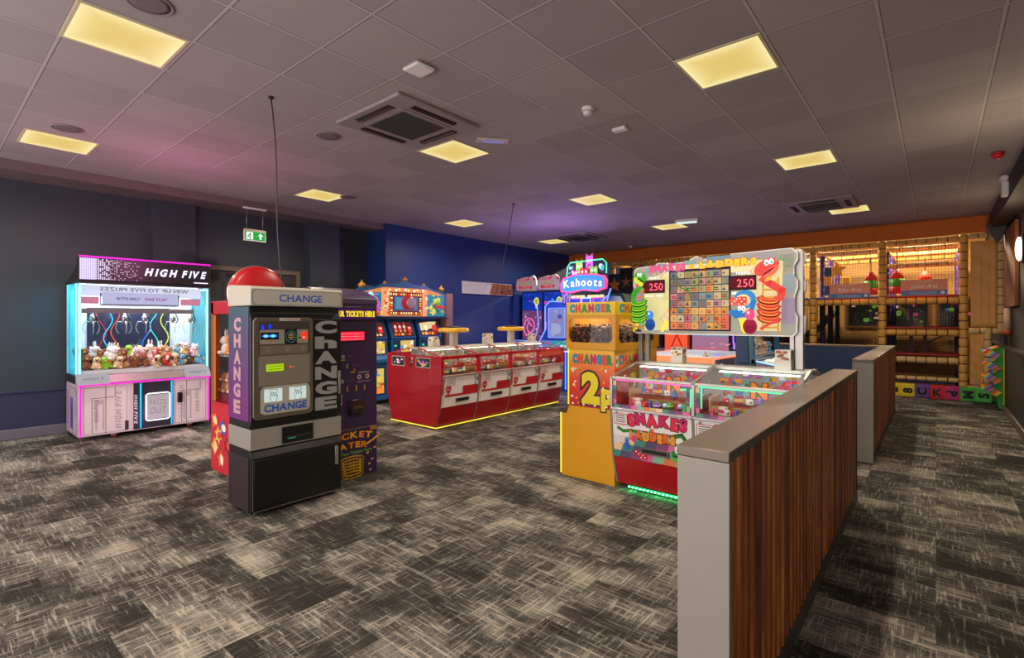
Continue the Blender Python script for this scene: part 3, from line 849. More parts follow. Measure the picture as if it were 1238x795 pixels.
# steel fascia
st = mat('#7c7264', .35, .65, grain=.05)
m = MB(); m.prism([(.03, .735), (.46, .735), (.485, .76), (.485, 1.49), (.46, 1.515), (.035, 1.515), (.01, 1.49), (.01, .76)], -.022, -.001, st, 'y', .004)
fas = m.build('steel_fascia', t)
c = front(0, -.0225, 0)
c.rrect(.045, 1.1, .455, 1.49, .01, '#4a443c'); c.rect(.05, 1.23, .45, 1.48, '#3a352e')
c.rect(.055, 1.31, .44, 1.42, '#8f8a78'); c.rect(.055, 1.23, .44, 1.3, '#6a6152'); c.rect(.045, .99, .455, 1.22, '#7c7264')
c.rect(.06, 1.345, .2, 1.40, '#05060a')
b1 = em('#2a6cff', 1.6)
c.rect(.075, 1.366, .185, 1.38, b1); c.ell(.1, 1.373, .018, .012, em('#58a8ff', 2)); c.ell(.155, 1.373, .018, .012, em('#58a8ff', 2))
c.ell(.075, 1.44, .012, .02, em('#2038ff', .9)); c.ell(.13, 1.445, .012, .02, em('#2038ff', .9))
c.rect(.245, 1.305, .345, 1.425, '#060608')
ring = [(.297+.04*math.cos(i*PI/12), 1.365+.045*math.sin(i*PI/12)) for i in range(25)]
c.line(ring, .005, '#3f9aa0')
for k_, (w_, h_) in enumerate(((.03, '#d8c83a'), (.045, '#d0d0c0'), (.05, '#e0c040'), (.035, '#c0c0c0'))): c.rect(.297-w_/2, 1.39-k_*.016, .297+w_/2, 1.395-k_*.016, h_)
c.rrect(.385, 1.34, .43, 1.40, .008, em('#ff2a1a', 1.2)); c.rect(.392, 1.35, .41, 1.365, em('#ff9a80', 1)); c.rect(.355, 1.35, .378, 1.36, '#3a352e')
for x in (.1, .25, .38):
    c.loop(x, 1.255, x+.035, 1.285, .003, '#9a927e'); c.line([(x+.01, 1.245), (x+.02, 1.27)], .004, '#9a927e')
c.rect(.1, 1.10, .235, 1.155, em('#a8d01e', .85)); 
for r_ in range(2): c.line([(.115, 1.115+r_*.022), (.22, 1.118+r_*.022)], .004, '#5c7a12')
c.ell(.29, 1.125, .008, .006, em('#ff3020', 2)); c.rect(.302, 1.121, .325, 1.128, '#b0b8b0')
c.rect(.2, 1.488, .37, 1.512, '#b4a79c'); c.rect(.25, 1.497, .36, 1.501, '#8a4a4a'); c.ell(.22, 1.5, .006, .006, '#555')if False else None
c.build('fascia_print', fas)
m = MB(); m.prism([(.09, .77), (.43, .77), (.455, .79), (.455, .955), (.43, .985), (.085, .985), (.06, .955), (.06, .79)], -.029, -.0235, mat('#a8a392', .45), 'y', .002)
ip = m.build('instruction_plate', fas)
c = front(0, -.0295, 0)
for x in (.085, .28):
    c.rect(x, .865, x+.14, .965, em('#cfe0dc', .75))
    k_ = '#3a3c3c'
    c.line([(x+.05, .867), (x+.045, .89), (x+.04, .915), (x+.055, .93), (x+.06, .905), (x+.07, .935), (x+.078, .905), (x+.09, .93), (x+.095, .905), (x+.1, .92), (x+.1, .89), (x+.09, .867)], .003, k_)
    c.loop(x+.045, .935, x+.1, .958, .003, k_)
c.text('CHANGE', .255, .792, .056, '#1c55c0', w=.34, bold=.03)
c.build('lettering', ip)
c = front(0, -.0008, 0)
for i, ch in enumerate('ChANGE'): c.text(ch, .612, 1.39-i*.128, .098 if ch != 'h' else .094, '#8f8e8c', w=.2, bold=.055)
c.build('big_lettering', t)
m = MB(); m.box(.235, .495, -.006, -.0016, .52, .65, mat('#0e0e0f', .4), .0015)
tr_ = m.build('coin_tray', t)
m = MB(); m.box(.26, .47, -.012, -.0062, .56, .575, mat('#2a2c2c', .3)).box(.28, .34, -.014, -.0122, .553, .56, em('#2a9a7a', .6)); m.prism([(.26, .59), (.47, .59), (.45, .64), (.28, .64)], -.0075, -.0062, BLACK, 'y'); m.build('tray_lip', tr_)
m = MB(); m.box(.022, W-.01, -.008, -.0005, .05, .43, mat('#0d0c0d', .4, grain=.1), .003); m.build('lower_door', t)
MB().box(.69, .72, -.014, -.0085, .26, .42, CHROME, .002).build('hinge', t)
MB().box(.725, .745, -.007, -.001, .86, 1.06, CHROME, .002).build('hinge', t)
MB().box(.01, .015, -.004, 0, .05, .44, STEEL).build('edge_strip', t)
MB().box(.02, W-.02, -.005, .01, .035, .042, STEEL).build('bottom_trim', t)
for x in (.05, W-.06):
    for y in (.05, D-.05): MB().cyl((x, y, 0), (x, y, .035), .015, CHROME, 10).build('foot', t)

# ================================================================== TICKET EATER (front faces +X)
t = thing('ticket_machine', 'purple ticket machine with TICKET EATER lettering behind the change machine', 'ticket machine', (-4.25, 2.425, 0), R(90))
W, D = .555, .6
pu = mat('#33204e', .45, grain=.05)
m = MB(); m.box(0, W, 0, D, 0, 1.645, pu, .004); m.build('body', t)
m = MB(); m.prism([(-.005, 1.646), (0, 1.70), (.06, 1.735), (.3, 1.81), (D-.06, 1.80), (D, 1.74), (D, 1.646)], -.004, W+.004, mat('#3b2a52', .4), 'x', .004); m.build('roof', t)
MB().box(.03, W-.03, -.02, -.0005, 1.49, 1.62, BLACK, .004).build('marquee_box', t)
c = front(0, -.0205, 0)
c.rect(.04, 1.50, W-.04, 1.61, em('#4a1a5a', .5))
c.text('YOUR TICKETS HERE', .28, 1.53, .05, em('#f0d020', 1.1), w=.47, bold=.07); c.build('marquee_lettering', t)
MB().box(.12, .42, -.012, -.0005, 1.29, 1.40, BLACK, .004).build('display_surround', t)
c = front(0, -.0125, 0); c.rect(.13, 1.3, .405, 1.385, em('#d81e38', 1.3)); 
for i in range(3): c.line([(.14, 1.315+i*.025), (.39, 1.315+i*.025)], .004, em('#ff8a98', 1.2))
c.build('display', t)
c = front(0, -.0006, 0)
for x, y in ((.18, 1.15), (.23, 1.06), (.17, .92)):
    c.ell(x, y, .018, .018, '#b8b0c0'); c.ell(x, y, .009, .009, '#5a4a70'); c.line([(x+.03, y+.01), (x+.12, y+.01)], .004, '#5a4a70'); c.line([(x+.03, y-.005), (x+.1, y-.005)], .004, '#5a4a70')
c.line([(.26, 1.0), (.30, 1.0), (.30, 1.03)], .01, '#d8a020'); c.line([(.14, 1.12), (.2, 1.12)], .008, '#d8a020')
c.rect(.34, .985, .46, 1.0, '#8a7a98'); c.rect(.33, .9, .47, .91, '#8a7a98')
for x in (.35, .44): c.ell(x, .95, .022, .022, '#c8b8b0'); c.ell(x, .95, .012, .012, '#702a3a')
for x in (.215, .31, .40): c.rect(x, .82, x+.014, .87, '#c89020')
c.rect(.13, .7, .165, .8, '#b8a8b0'); c.rect(.135, .72, .16, .78, '#b02030')
c.ell(.25, 1.06, .02, .02, BLACK)
c.build('panel_print', t)
m = MB(); m.ell((.31, -.012, .68), (.11, .05, .12), GLASS, 16); m.box(.24, .38, -.04, -.001, .6, .74, mat('#17121c', .3), .01); m.box(.26, .36, -.055, -.041, .66, .68, mat('#6a6038', .3, .7)); m.build('ticket_slot', t)
MB().box(.0, W, -.004, -.0003, .455, .462, STEEL).build('door_seam', t)
MB().box(W-.08, W-.015, -.005, -.0005, .42, .455, mat('#a8742a', .4)).build('maker_plate', t)
c = front(0, -.0006, 0)
yg = [mat('#e8861c', .5), mat('#eca428', .5)]
c.text('TICKET', .27, .345, .058, yg, w=.44, bold=.045, out='#150a20', ow=.035, arch=.03)
c.text('EATER', .27, .15, .062, yg, w=.38, bold=.045, out='#150a20', ow=.035, arch=.02, jig=.004) if False else None
c.text('EATER', .26, .262, .055, yg, w=.36, bold=.045, out='#150a20', ow=.035, arch=.02)
c.text('Put Your Tickets Here', .29, .222, .03, '#7fc02a', w=.40, bold=.01, shear=.2)
yk = mat('#d8a81c', .5)
for i in range(6):
    y = .168-i*.027; cc_ = [(.27+.13*math.cos(a*PI/10)*(1-.03*i), y+.032*math.sin(a*PI/10)) for a in range(21)]
    c.line(cc_, .015, yk)
    for a in range(0, 20, 2): 
        p = cc_[a]; c.line([(p[0], p[1]-.006), (p[0]+.001, p[1]+.006)], .0022, '#5a3c10')
for x, y in ((.42, .2), (.44, .09), (.47, .13), (.45, .03), (.5, .24)): c.poly([(x, y), (x+.025, y+.008), (x+.02, y+.022), (x-.005, y+.014)], yk)
c.line([(.42, .3), (.47, .32), (.55, .36)], .02, yk)
c.build('lower_print', t)

# ================================================================== RED CRANE WITH ROUND TOPPER
t = thing('toy_crane', 'red toy crane cabinet with a round red topper behind the change machine', 'crane machine', (-5.34, 1.86, 0), 0)
rd = mat('#b3182a', .35, coat=.3)
m = MB()
m.box(0, .6, .0, .55, .07, .72, rd, .006)
for x in (0, .54):
    for y in (0, .49): m.box(x, x+.06, y, y+.06, .72, 1.66, rd)
m.box(0, .6, 0, .55, 1.55, 1.67, rd, .006)
m.build('cabinet', t)
m = MB(); m.box(.062, .538, .008, .014, .722, 1.548, GLASS); m.box(.006, .012, .062, .488, .722, 1.548, GLASS); m.build('window_glass', t)
m = MB()
for (a, b_, cl) in ((.06, .085, '#1fae4a'), (.085, .12, '#e8742a')):
    m.box(a, b_, -.004 if a < .08 else -.002, .002, .73, 1.54, em(cl, .5))
m.build('window_border', t)
MB().box(.5, .52, .03, .05, .73, 1.54, em('#ff5a3a', 1.5)).build('red_tube', t)
MB().box(.06, .54, .05, .5, .725, .80, mat('#7a1420', .5)).build('prize_floor', t)
MB().box(.06, .54, .05, .5, 1.15, 1.16, mat('#b0b4b8', .3)).build('shelf', t)
c = front(0, -.0006, 0)
c.rect(.02, .08, .58, .70, '#c22030')
for i, (x, y, cl) in enumerate(((.1, .3, '#e8b04a'), (.25, .2, '#d87030'), (.4, .35, '#7a1424'), (.1, .55, '#e86a3a'), (.3, .5, '#3a5ac0'), (.2, .42, '#e8c060'))):
    c.star(x, y, .09, cl, 4+i % 3, .55, 20*i); c.ell(x+.02, y, .035, .05, ['#f0d8a0', '#f4e8d0', '#d04a30'][i % 3], 20*i)
c.text('TOYS', .22, .44, .09, '#f0c040', w=.3, bold=.05, out='#3a0a10', ow=.04) if False else None
c.build('lower_print', t)
m = MB(); m.lathe([(.19, -.1), (.235, -.085), (.26, -.04), (.265, 0), (.26, .06), (.225, .1), (.1, .115)], (.28, .31, 1.75), mat('#b00c18', .38), 40, 'x'); m.build('round_topper', t)
m = MB(); m.lathe([(.266, -.006), (.272, 0), (.266, .006)], (.28, .31, 1.75), mat('#e8d0c0', .1, .8), 40, 'x'); m.build('topper_rim', t)
for x in (.06, .54):
    for y in (.06, .49):
        m = MB(); m.cyl((x-.012, y, .03), (x+.012, y, .03), .03, mat('#a89878', .4), 14); m.box(x-.016, x+.016, y-.012, y+.012, .03, .069, CHROME); m.build('castor_wheel', t)
for i in range(22):
    k = i % 10; kind, c1, c2, nm = PL[k]
    o = protos[k].copy() if k in protos else plush(kind, c1, c2).build('plush_toy', None, '', 'plush toy', '')
    if k in protos: COL.objects.link(o)
    else: protos[k] = o
    cl = ['orange', 'yellow', 'red', 'blue'][i % 4]
    lay = 'on the shelf' if i >= 11 else 'on the floor'
    o['label'] = f'{nm} soft toy behind glass inside the red crane cabinet, {lay}'
    o['group'] = 'soft toys in the red crane'
    o.location = (-5.34+.12+(i % 4)*.11, 1.86+.1+((i//4) % 3)*.13, (.803 if i < 11 else 1.162)); o.scale = (1.25,)*3
    o.rotation_euler = (0, 0, random.uniform(-1, 1))
# ================================================================== COIN PUSHER ISLANDS
def toy(kind, c1, c2='#f0f0f0'):
    m = MB(); A = mat(c1, .35, coat=.3); B = mat(c2, .4)
    if kind == 'capsule': m.ell((0, 0, .022), .022, A, 10); m.cyl((0, 0, .019), (0, 0, .025), .0235, B, 12)
    elif kind == 'duck': m.ell((0, 0, .018), (.026, .018, .018), A, 10); m.ell((.014, 0, .042), .014, A, 10); m.ell((.03, 0, .04), (.008, .007, .004), B, 6)
    elif kind == 'box': m.box(-.022, .022, -.016, .016, 0, .05, A, .002); m.box(-.0225, .0225, -.0165, .0165, .015, .035, B)
    elif kind == 'pawn': m.lathe([(.018, 0), (.018, .006), (.008, .024), (.011, .034), (.004, .046)], (0, 0, 0), A, 12)
    elif kind == 'ball': m.ell((0, 0, .02), .02, A, 10); m.ell((.0, -.012, .026), .011, B, 8)
    elif kind == 'dice': m.box(-.017, .017, -.017, .017, 0, .034, A, .004); m.ell((0, -.017, .017), (.005, .001, .005), B, 6); m.ell((0, 0, .034), (.005, .005, .001), B, 6)
    return m
_toys = {}
def put_toy(kind, c1, c2, loc, rz, label, group, tilt=0):
    k = (kind, c1, c2)
    if k not in _toys: o = toy(kind, c1, c2).build('prize_' + kind); _toys[k] = o
    else: o = _toys[k].copy(); COL.objects.link(o)
    o['label'] = label; o['category'] = 'prize'; o['group'] = group
    o.location = loc; o.rotation_euler = (tilt, 0, rz)
    return o

def island(name, label, n, loc, rotz, style, group):
    U = .72; L = n*U; D = 1.2
    t = thing(name, label, 'coin pusher', loc, rotz)
    red = mat('#b00c1c', .3, coat=.35, grain=.03)
    red2 = mat('#c01426', .3, coat=.35)
    frame = red2 if style == 'red' else mat('#b9b6ae', .3, .7)
    prof = [(.12, .045), (.04, .3), (.0, .72), (.0, .985), (.03, 1.0)]
    poly = [(y, z) for y, z in prof] + [(D-y, z) for y, z in prof[::-1]]
    # the two ends
    for ex, s in ((0, -1), (L, 1)):
        m = MB()
        if style == 'red':
            m.prism(poly, ex-(.02 if s < 0 else 0), ex+(0 if s < 0 else .02), red, 'x', .003)
            o = m.build('end_panel', t)
            if s < 0:
                c = leftside(-.0206, D, 0)
                for a, b_, z0, z1 in ((.13, .41, .84, .96), (.68, .97, .84, .96)):
                    c.rrect(a-.01, z0-.012, b_+.01, z1+.012, .015, '#c8b8a0'); c.rrect(a, z0, b_, z1, .012, '#3a3438')
                for q in range(26):
                    bx = random.choice((.14, .69)); c.rect(*(lambda x, y: (x, y, x+random.uniform(.015, .05), y+random.uniform(.01, .035)))(bx+random.uniform(0, .21), .845+random.uniform(0, .075)), em(random.choice(['#e8e0d0', '#fff8e8', '#a89aa0', '#e0a040', '#b85ad0', '#d8d0c8']), .9))
                c.ell(.545, .89, .05, .06, '#9a0c1a'); c.loop(.51, .85, .58, .93, .008, '#7c0814')
                c.ell(.54, .67, .008, .008, '#3a0a10'); c.line([(.42, .44), (.68, .44)], .004, '#5a0810'); c.rect(.585, .89, .625, .97, '#b8a8a0'); c.rect(.59, .91, .62, .93, '#303030')
                c.build('end_print', o)
        else:
            kk = [(.12, .045), (.04, .3), (.0, .72)]
            m.prism(kk + [(D-y, z) for y, z in kk[::-1]], ex-(.012 if s < 0 else 0), ex+(0 if s < 0 else .012), frame, 'x', .002)
            m.build('end_panel', t)
            g_ = MB(); g_.prism([(.012, .735), (.012, .985), (.5, 1.1), (D-.5, 1.1), (D-.012, .985), (D-.012, .735)], ex-(.006 if s < 0 else 0), ex+(0 if s < 0 else .006), GLASS, 'x'); g_.build('end_glass', t)
    # base slab and deck
    m = MB(); m.prism([(.14, .045), (.06, .3), (.03, .70), (.03, .73), (D-.03, .73), (D-.03, .7), (D-.06, .3), (D-.14, .045)], .003, L-.003, mat('#5e0a12', .5) if style == 'red' else mat('#6a0a12', .5), 'x'); m.build('core', t)
    m = MB(); m.box(.04, L-.04, .2, D-.2, 0, .044, DARK); m.build('plinth', t)
    # spine with lamps
    spine = mat('#c8c4ba', .4, .3)
    MB().box(.0, L, .5, D-.5, 1.075, 1.1, spine, .004).build('top_rail', t)
    bk = em('#c8c0b4', .22)
    MB().box(.01, L-.01, .53, .54, .73, 1.075, bk).box(.01, L-.01, D-.54, D-.53, .73, 1.075, bk).build('centre_board', t)
    lt = em('#fff0d4', 3.2) if style == 'red' else em('#f0fff4', 3.2)
    for a in range(n):
        MB().box(a*U+.06, (a+1)*U-.06, .44, .49, 1.055, 1.066, lt).build('light_tube', t)
        MB().box(a*U+.06, (a+1)*U-.06, D-.49, D-.44, 1.055, 1.066, lt).build('light_tube', t)
    # underglow
    if style == 'red':
        gl = em('#e8d048', 1.3); m = MB()
        m.box(-.024, L, .1, .112, .02, .034, gl).box(-.03, -.018, .1, D-.1, .02, .034, gl); m.build('floor_light_strip', t)
    else:
        m = MB(); m.box(.1, L, .125, .14, .018, .032, em('#1cff6a', 3)); 
        for q in range(int((L-.2)/.035)): m.ell((.11+q*.035, .122, .026), .0065, em('#c8ffd0', 4), 6)
        m.build('floor_light_strip', t)
    gcol = mat('#9fa0a0', .35, .6)
    for a in range(n):
        x0, x1 = a*U, (a+1)*U
        for side in (0, 1):
            F_ = (lambda y: y) if side == 0 else (lambda y: D-y)
            def B(m, xa, xb, ya, yb, za, zb, mm, bev=0):
                ya, yb = sorted((F_(ya), F_(yb))); return m.box(xa, xb, ya, yb, za, zb, mm, bev)
            def Q(pts): return [(F_(y), z) for y, z in pts]
            m = MB(); m.prism(Q([(.12, .048), (.04, .3), (.058, .3), (.138, .048)]), x0+.012, x1-.012, red, 'x'); m.build('kick_panel', t)
            ap = mat('#f0ebe6', .35, coat=.3)
            m = MB(); m.prism(Q([(.04, .303), (.0, .715), (.02, .715), (.058, .303)]), x0+.012, x1-.012, ap, 'x'); art = m.build('art_panel', t)
            m = MB(); m.prism(Q([(.115, .05), (.035, .3), (-.005, .715), (.02, .715), (.06, .3), (.14, .05)]), x1-.009, x1+.009, gcol, 'x')
            if a == 0: m.prism(Q([(.115, .05), (.035, .3), (-.005, .715), (.02, .715), (.06, .3), (.14, .05)]), x0-.004, x0+.01, gcol, 'x')
            m.build('corner_strip', t)
            m = MB(); B(m, x0+.002, x1-.002, -.02, .035, .718, .737, mat('#c8a8a4', .3, .6) if style == 'red' else mat('#c4bcc4', .25, .7), .004); m.build('ledge', t)
            m = MB(); B(m, x0+.02, x1-.02, .008, .013, .738, .985, GLASS); m.build('front_glass', t)
            m = MB(); m.prism(Q([(.02, .994), (.49, 1.093), (.49, 1.099), (.02, 1.0)]), x0+.012, x1-.012, GLASS, 'x'); m.build('top_glass', t)
            m = MB()
            for xx in ((x0, x1) if a == 0 else (x1,)): B(m, xx-.012, xx+.012, .0, .024, .737, .99, frame, .003); m.prism(Q([(.0, .985), (.5, 1.09), (.5, 1.105), (.0, 1.0)]), xx-.012, xx+.012, frame, 'x')
            B(m, x0, x1, .0, .02, .983, 1.003, frame, .003)
            if style == 'red':
                B(m, x0+.01, x0+.03, .004, .02, .74, .985, red2); B(m, x1-.05, x1-.01, .004, .02, .74, .985, red2); B(m, x0+.01, x1-.01, .004, .02, .955, .985, red2)
            m.build('glass_frame', t)
            for k_ in range(2):
                MB().cyl((x0+.12+.45*k_, F_(.03), 1.003), (x0+.12+.45*k_, F_(.03), 1.02), .01, CHROME, 12).build('lock_knob', t)
            # playing shelf
            m = MB(); B(m, x0+.05, x1-.05, .28, .525, .735, .80, mat('#b8281e' if style == 'red' else '#8c2c20', .35), .004); B(m, x0+.05, x1-.05, .276, .2795, .74, .795, mat('#d0b070', .3, .7)); sh = m.build('pusher_shelf', t)
            m = MB(); B(m, x0+.03, x0+.045, .28, .52, .735, .86, mat('#c8a060', .3)); B(m, x1-.045, x1-.03, .28, .52, .735, .86, mat('#b04038', .3)); m.build('side_cheek', t)
            if side == 1 and style == 'red': continue
            # coins
            m = MB(); cm = [mat('#a5713c', .3, .8), mat('#8a5a30', .3, .8), mat('#c08a4c', .28, .8)]
            for q in range(150):
                deck = q < 90
                xx = random.uniform(x0+.07, x1-.07); yy = F_(random.uniform(.07, .26) if deck else random.uniform(.3, .5)); zz = (.7315 if deck else .801)+random.random()*.008
                m.lathe([(.013, zz), (.013, zz+.002)], (xx, yy, 0), random.choice(cm), 8)
            m.build('loose_coins', t, None).__setitem__('kind', 'stuff')
            # prizes: every one a thing
            Rz = Matrix.Rotation(rotz, 3, 'Z'); which = ['first', 'second', 'third', 'fourth'][a]
            sidew = 'front' if side == 0 else 'rear'
            kinds = [('duck', '#f0b81c', '#e86a1c', 'yellow duck'), ('capsule', '#2f9a4c', '#e8e8e8', 'green capsule'), ('box', '#e8e2d8', '#c02030', 'red banded prize box'), ('pawn', '#3a3a44', '#fff', 'black figure'), ('ball', '#f0c030', '#4878b0', 'two tone ball'), ('capsule', '#d83a4a', '#f0f0f0', 'red capsule'), ('box', '#3878c0', '#f0e0a0', 'blue prize box'), ('duck', '#f0f0f0', '#e8a020', 'white duck'), ('ball', '#e8742a', '#ffffff', 'orange ball')] if style == 'red' else \
                    [('pawn', '#d82a6a', '#fff', 'pink board game pawn'), ('dice', '#c8202a', '#ffffff', 'red die'), ('pawn', '#2858c0', '#fff', 'blue board game pawn'), ('ball', '#68b8d8', '#e0f0ff', 'pale blue ball'), ('box', '#e8e0d8', '#d84a8a', 'pink banded box'), ('dice', '#f0f0e8', '#202020', 'white die'), ('capsule', '#2f9a4c', '#f0e060', 'green capsule'), ('pawn', '#38a048', '#fff', 'green board game pawn'), ('box', '#b02a3a', '#f0c040', 'red prize box'), ('capsule', '#7a48b8', '#fff', 'purple capsule')]
            for q, (kd, c1, c2, nm) in enumerate(kinds*2):
                if q >= 18: break
                deck = q % 3 != 2
                N = 18
                xx = x0+.1+(U-.2)*((q*5 % N)+.5)/N; yy = F_((.1+.11*random.random()) if deck else random.uniform(.34, .48))
                p = Rz @ Vector((xx, yy, 0))
                o = put_toy(kd, c1, c2, (loc[0]+p.x, loc[1]+p.y, .741 if deck else .811), random.uniform(-1, 1)+rotz, f'{nm} {"at the glass" if deck else "on the shelf"}, {"left" if q*5 % N < N/2 else "right"} half of {which} {sidew} window, {"red" if style == "red" else "snakes"} pusher', f'prizes in the {"red" if style == "red" else "snakes and ladders"} pusher')
                o.scale = (1.35,)*3
            # larger backboard shapes behind the playfield
            ysgn = 1 if side == 0 else -1
            c = Canvas((x0, F_(.529), .80), (1, 0, 0), (0, 0, 1)) if side == 0 else Canvas((x1, F_(.529), .80), (-1, 0, 0), (0, 0, 1))
            pal = ['#d8d2c4', '#a8a49c', '#605c5c', '#e8c848', '#6a9a50', '#d89838', '#c0483c', '#f4f0e8'] if style == 'red' else ['#e04878', '#f0a030', '#4a9a48', '#5a78c8', '#d84038', '#f0e8e0', '#b06ac0', '#80c8b0']
            for q in range(95):
                xx = random.uniform(.05, U-.1); zz = random.uniform(.0, .24); w_ = random.uniform(.015, .07); h_ = random.uniform(.012, .045); cl = em(random.choice(pal), random.choice((.3, .45, .6)))
                (c.rect(xx, zz, xx+w_, zz+h_, cl) if q % 2 else c.ell(xx, zz+.02, w_*.5, h_*.7, cl, random.uniform(0, 90), 10))
            if style != 'red':
                c.text('N', U*.5, .06, .12, em('#f08020', .8), bold=.06, out=em('#7a1a2a', .4), ow=.04)
                c.line([(U-.2, .05), (U-.12, .14), (U-.18, .19), (U-.08, .21)], .02, em('#e02838', .9))
            c.build('backboard_print', t)
            # art on the panels
            if side == 1: continue
            vv = Vector((0, -.04, .412)).normalized()
            c = Canvas((x0+.012, .04, .303), (1, 0, 0), vv); c.o = c.o + c.n*.0006
            W = U-.024; Hh = .412
            if style == 'red':
                for q in range(9): c.line([(.05+q*.08, .0), (.05+q*.08, Hh)], .0025, '#b8b4b0')
                c.rect(.0, 0, .05, Hh, '#d8d2cc')
                c.rect(.05, .14, W-.12, .17, '#c01c28'); c.rect(W*.55, .14, W, .27, '#b81824'); c.rect(.0, .17, .018, Hh-.02, '#b01424')
                for q in range(6): c.rect(.02, .2+q*.033, .034, .222+q*.033, '#c83040')
                c.rect(.075, .30, .23, .395, '#c84048'); c.rect(.08, .305, .225, .39, '#e6dcd4')
                for q in range(4): c.line([(.095, .322+q*.018), (.21, .322+q*.018)], .006, '#4a4448')
                c.ell(.09, .25, .035, .04, '#b01424'); c.ell(.125, .25, .035, .04, '#b01424'); c.poly([(.057, .24), (.158, .24), (.107, .17)], '#b01424'); c.text('MILD', .108, .235, .022, '#f0c0b8', w=.06)
                c.line([(W-.1, .4), (W-.05, .34), (W-.08, .28), (W-.02, .25)], .014, '#6a6668'); c.ell(W-.03, .36, .02, .04, '#8a8688')
            else:
                # chequered floor
                pal2 = ['#4a8a7a', '#d86a9a', '#c8b070', '#5a5070', '#8ab89a', '#f0c8a0', '#8a4a78', '#e07a50']
                k_ = 0
                for q in range(8):
                    for r_ in range(3):
                        bx = q*.1-.05; by = r_*.06; c.mb.face([c.P(*p) for p in [(max(0, min(W, X_)), Y_) for X_, Y_ in ((bx+r_*.02, by), (bx+.1+r_*.02, by), (bx+.12+r_*.02, by+.06), (bx+.02+r_*.02, by+.06))]], mat(pal2[(q*3+r_*5) % 8], .4))
                c.k += 1
                c.poly([(0, .11), (W*.5, .2), (W, .14), (W, .19), (0, .19)], '#ded8d0')
                # green tails
                gr = '#2c8a34'; c.line([(.05, .26), (.1, .235), (.18, .25), (.26, .23)], .028, gr); c.line([(W-.18, .24), (W-.08, .27), (W-.03, .2), (W-.07, .16)], .035, gr); c.line([(W-.18, .25), (W-.08, .28), (W-.03, .21)], .008, '#101c10')
                c.text('SNAKES', .405, .30, .09, [mat('#e8244a', .4), mat('#d81c5c', .4)], w=.5, bold=.085, out='#2a1020', ow=.05, arch=.02, jig=.006)
                c.text('N', .36, .262, .03, '#f08828', bold=.06, out='#2a1020', ow=.04)
                c.rect(.15, .175, .57, .19, '#5a3418'); c.rect(.15, .255, .57, .263, '#7a4a20')
                c.text('LADDERS', .36, .185, .068, [mat('#f0a020', .4), mat('#e86a18', .4)], w=.4, bold=.085, out='#3a1408', ow=.05, jig=.004)
                for px, cl in ((.13, '#2868b8'), (.195, '#e0407a')):
                    s_ = 1.1 if px < .15 else .8; py = .08 if px < .15 else .15
                    c.ell(px, py+.03, .026*s_, .034*s_, cl); c.ell(px, py+.07*s_+.005, .017*s_, .02*s_, cl); c.ell(px-.006, py+.078*s_, .005, .006, '#a8d0f8')
                c.rrect(.2, .04, .25, .09, .01, '#b81824'); c.rrect(.24, .015, .31, .085, .015, '#d01c28')
                for (qx, qy) in ((.215, .075), (.235, .055), (.255, .07), (.275, .05), (.295, .035), (.26, .03), (.29, .07)): c.ell(qx, qy, .006, .006, '#f8f0f0')
                # snake head
                c.ell(W-.1, .1, .07, .06, '#2c8a34'); c.ell(W-.1, .07, .075, .03, '#58b848'); c.ell(W-.1, .09, .06, .012, '#14401c'); c.ell(W-.12, .145, .02, .03, '#e8f0d8'); c.ell(W-.075, .145, .02, .03, '#e8f0d8'); c.ell(W-.115, .145, .007, .012, BLACK); c.ell(W-.07, .145, .007, .012, BLACK); c.ell(W-.1, .03, .03, .02, '#58b848'); c.ell(W-.06, .035, .012, .012, '#d02030')
                c.rect(.02, .295, .15, .39, '#c02838'); c.rect(.026, .301, .144, .384, '#ece6de')
                for q in range(4): c.line([(.04, .318+q*.018), (.13, .318+q*.018)], .007, '#3a3438')
                c.ell(.05, Hh-.012+.0, .01, .01, '#8a8a88'); c.ell(W-.06, Hh-.03, .01, .01, BLACK)
            c.build('front_print', art)
            m = MB(); zz0 = .36 if style == 'red' else .37
            yo = .04-(zz0-.3)/.415*.04
            m.box(x0+.27, x0+.52, yo-.022, yo-.002, zz0, zz0+.05, mat('#77736c', .3, .7), .003); m.box(x0+.285, x0+.505, yo-.024, yo-.0221, zz0+.012, zz0+.042, BLACK)
            m.build('payout_tray', t)
            if style != 'red':
                # printed border on the glass edge
                c = front(x0+.022, .0075, .738)
                for q in range(12):
                    for (bx, by, sx_, sy_) in ((q*.056, 0, .056, .028),):
                        if bx+sx_ < U-.04: c.rect(bx, by, bx+sx_, by+sy_, pal2[(q*3) % 8])
                for q in range(5):
                    c.rect(0, .03+q*.04, .03, .07+q*.04, pal2[(q*5+1) % 8]); c.rect(U-.074, .03+q*.04, U-.044, .07+q*.04, pal2[(q*5+4) % 8])
                c.ell(U-.06, .09, .014, .014, '#207a6a')
                c.build('glass_border', t)
                nn_ = em('#ff4ab0', 1.6) if a == 0 else em('#2cff9a', 1.8)
                MB().box(x0+.03, x1-.03, .028, .036, .968, .976, nn_).build('neon_edge', t)
                if a == 0: MB().box(x1-.12, x1-.03, .05, .058, .93, .938, em('#2cff9a', 2)).box(x1-.04, x1-.032, .05, .058, .80, .93, em('#2cff9a', 2)).build('neon_edge', t)
                else: MB().box(x0+.045, x0+.053, .05, .058, .8, .965, em('#2cff9a', 2)).build('neon_edge', t)
    return t

red_isl = island('coin_pusher', 'long red four window coin pusher with yellow light along the floor', 4, (-5.08, 4.60, 0), R(90), 'red', None)
snk = island('coin_pusher', 'coin pusher with SNAKES N LADDERS panels, green light under it, behind the front slatted screen', 2, (-2.185, 3.955, 0), 0, 'snake', None)

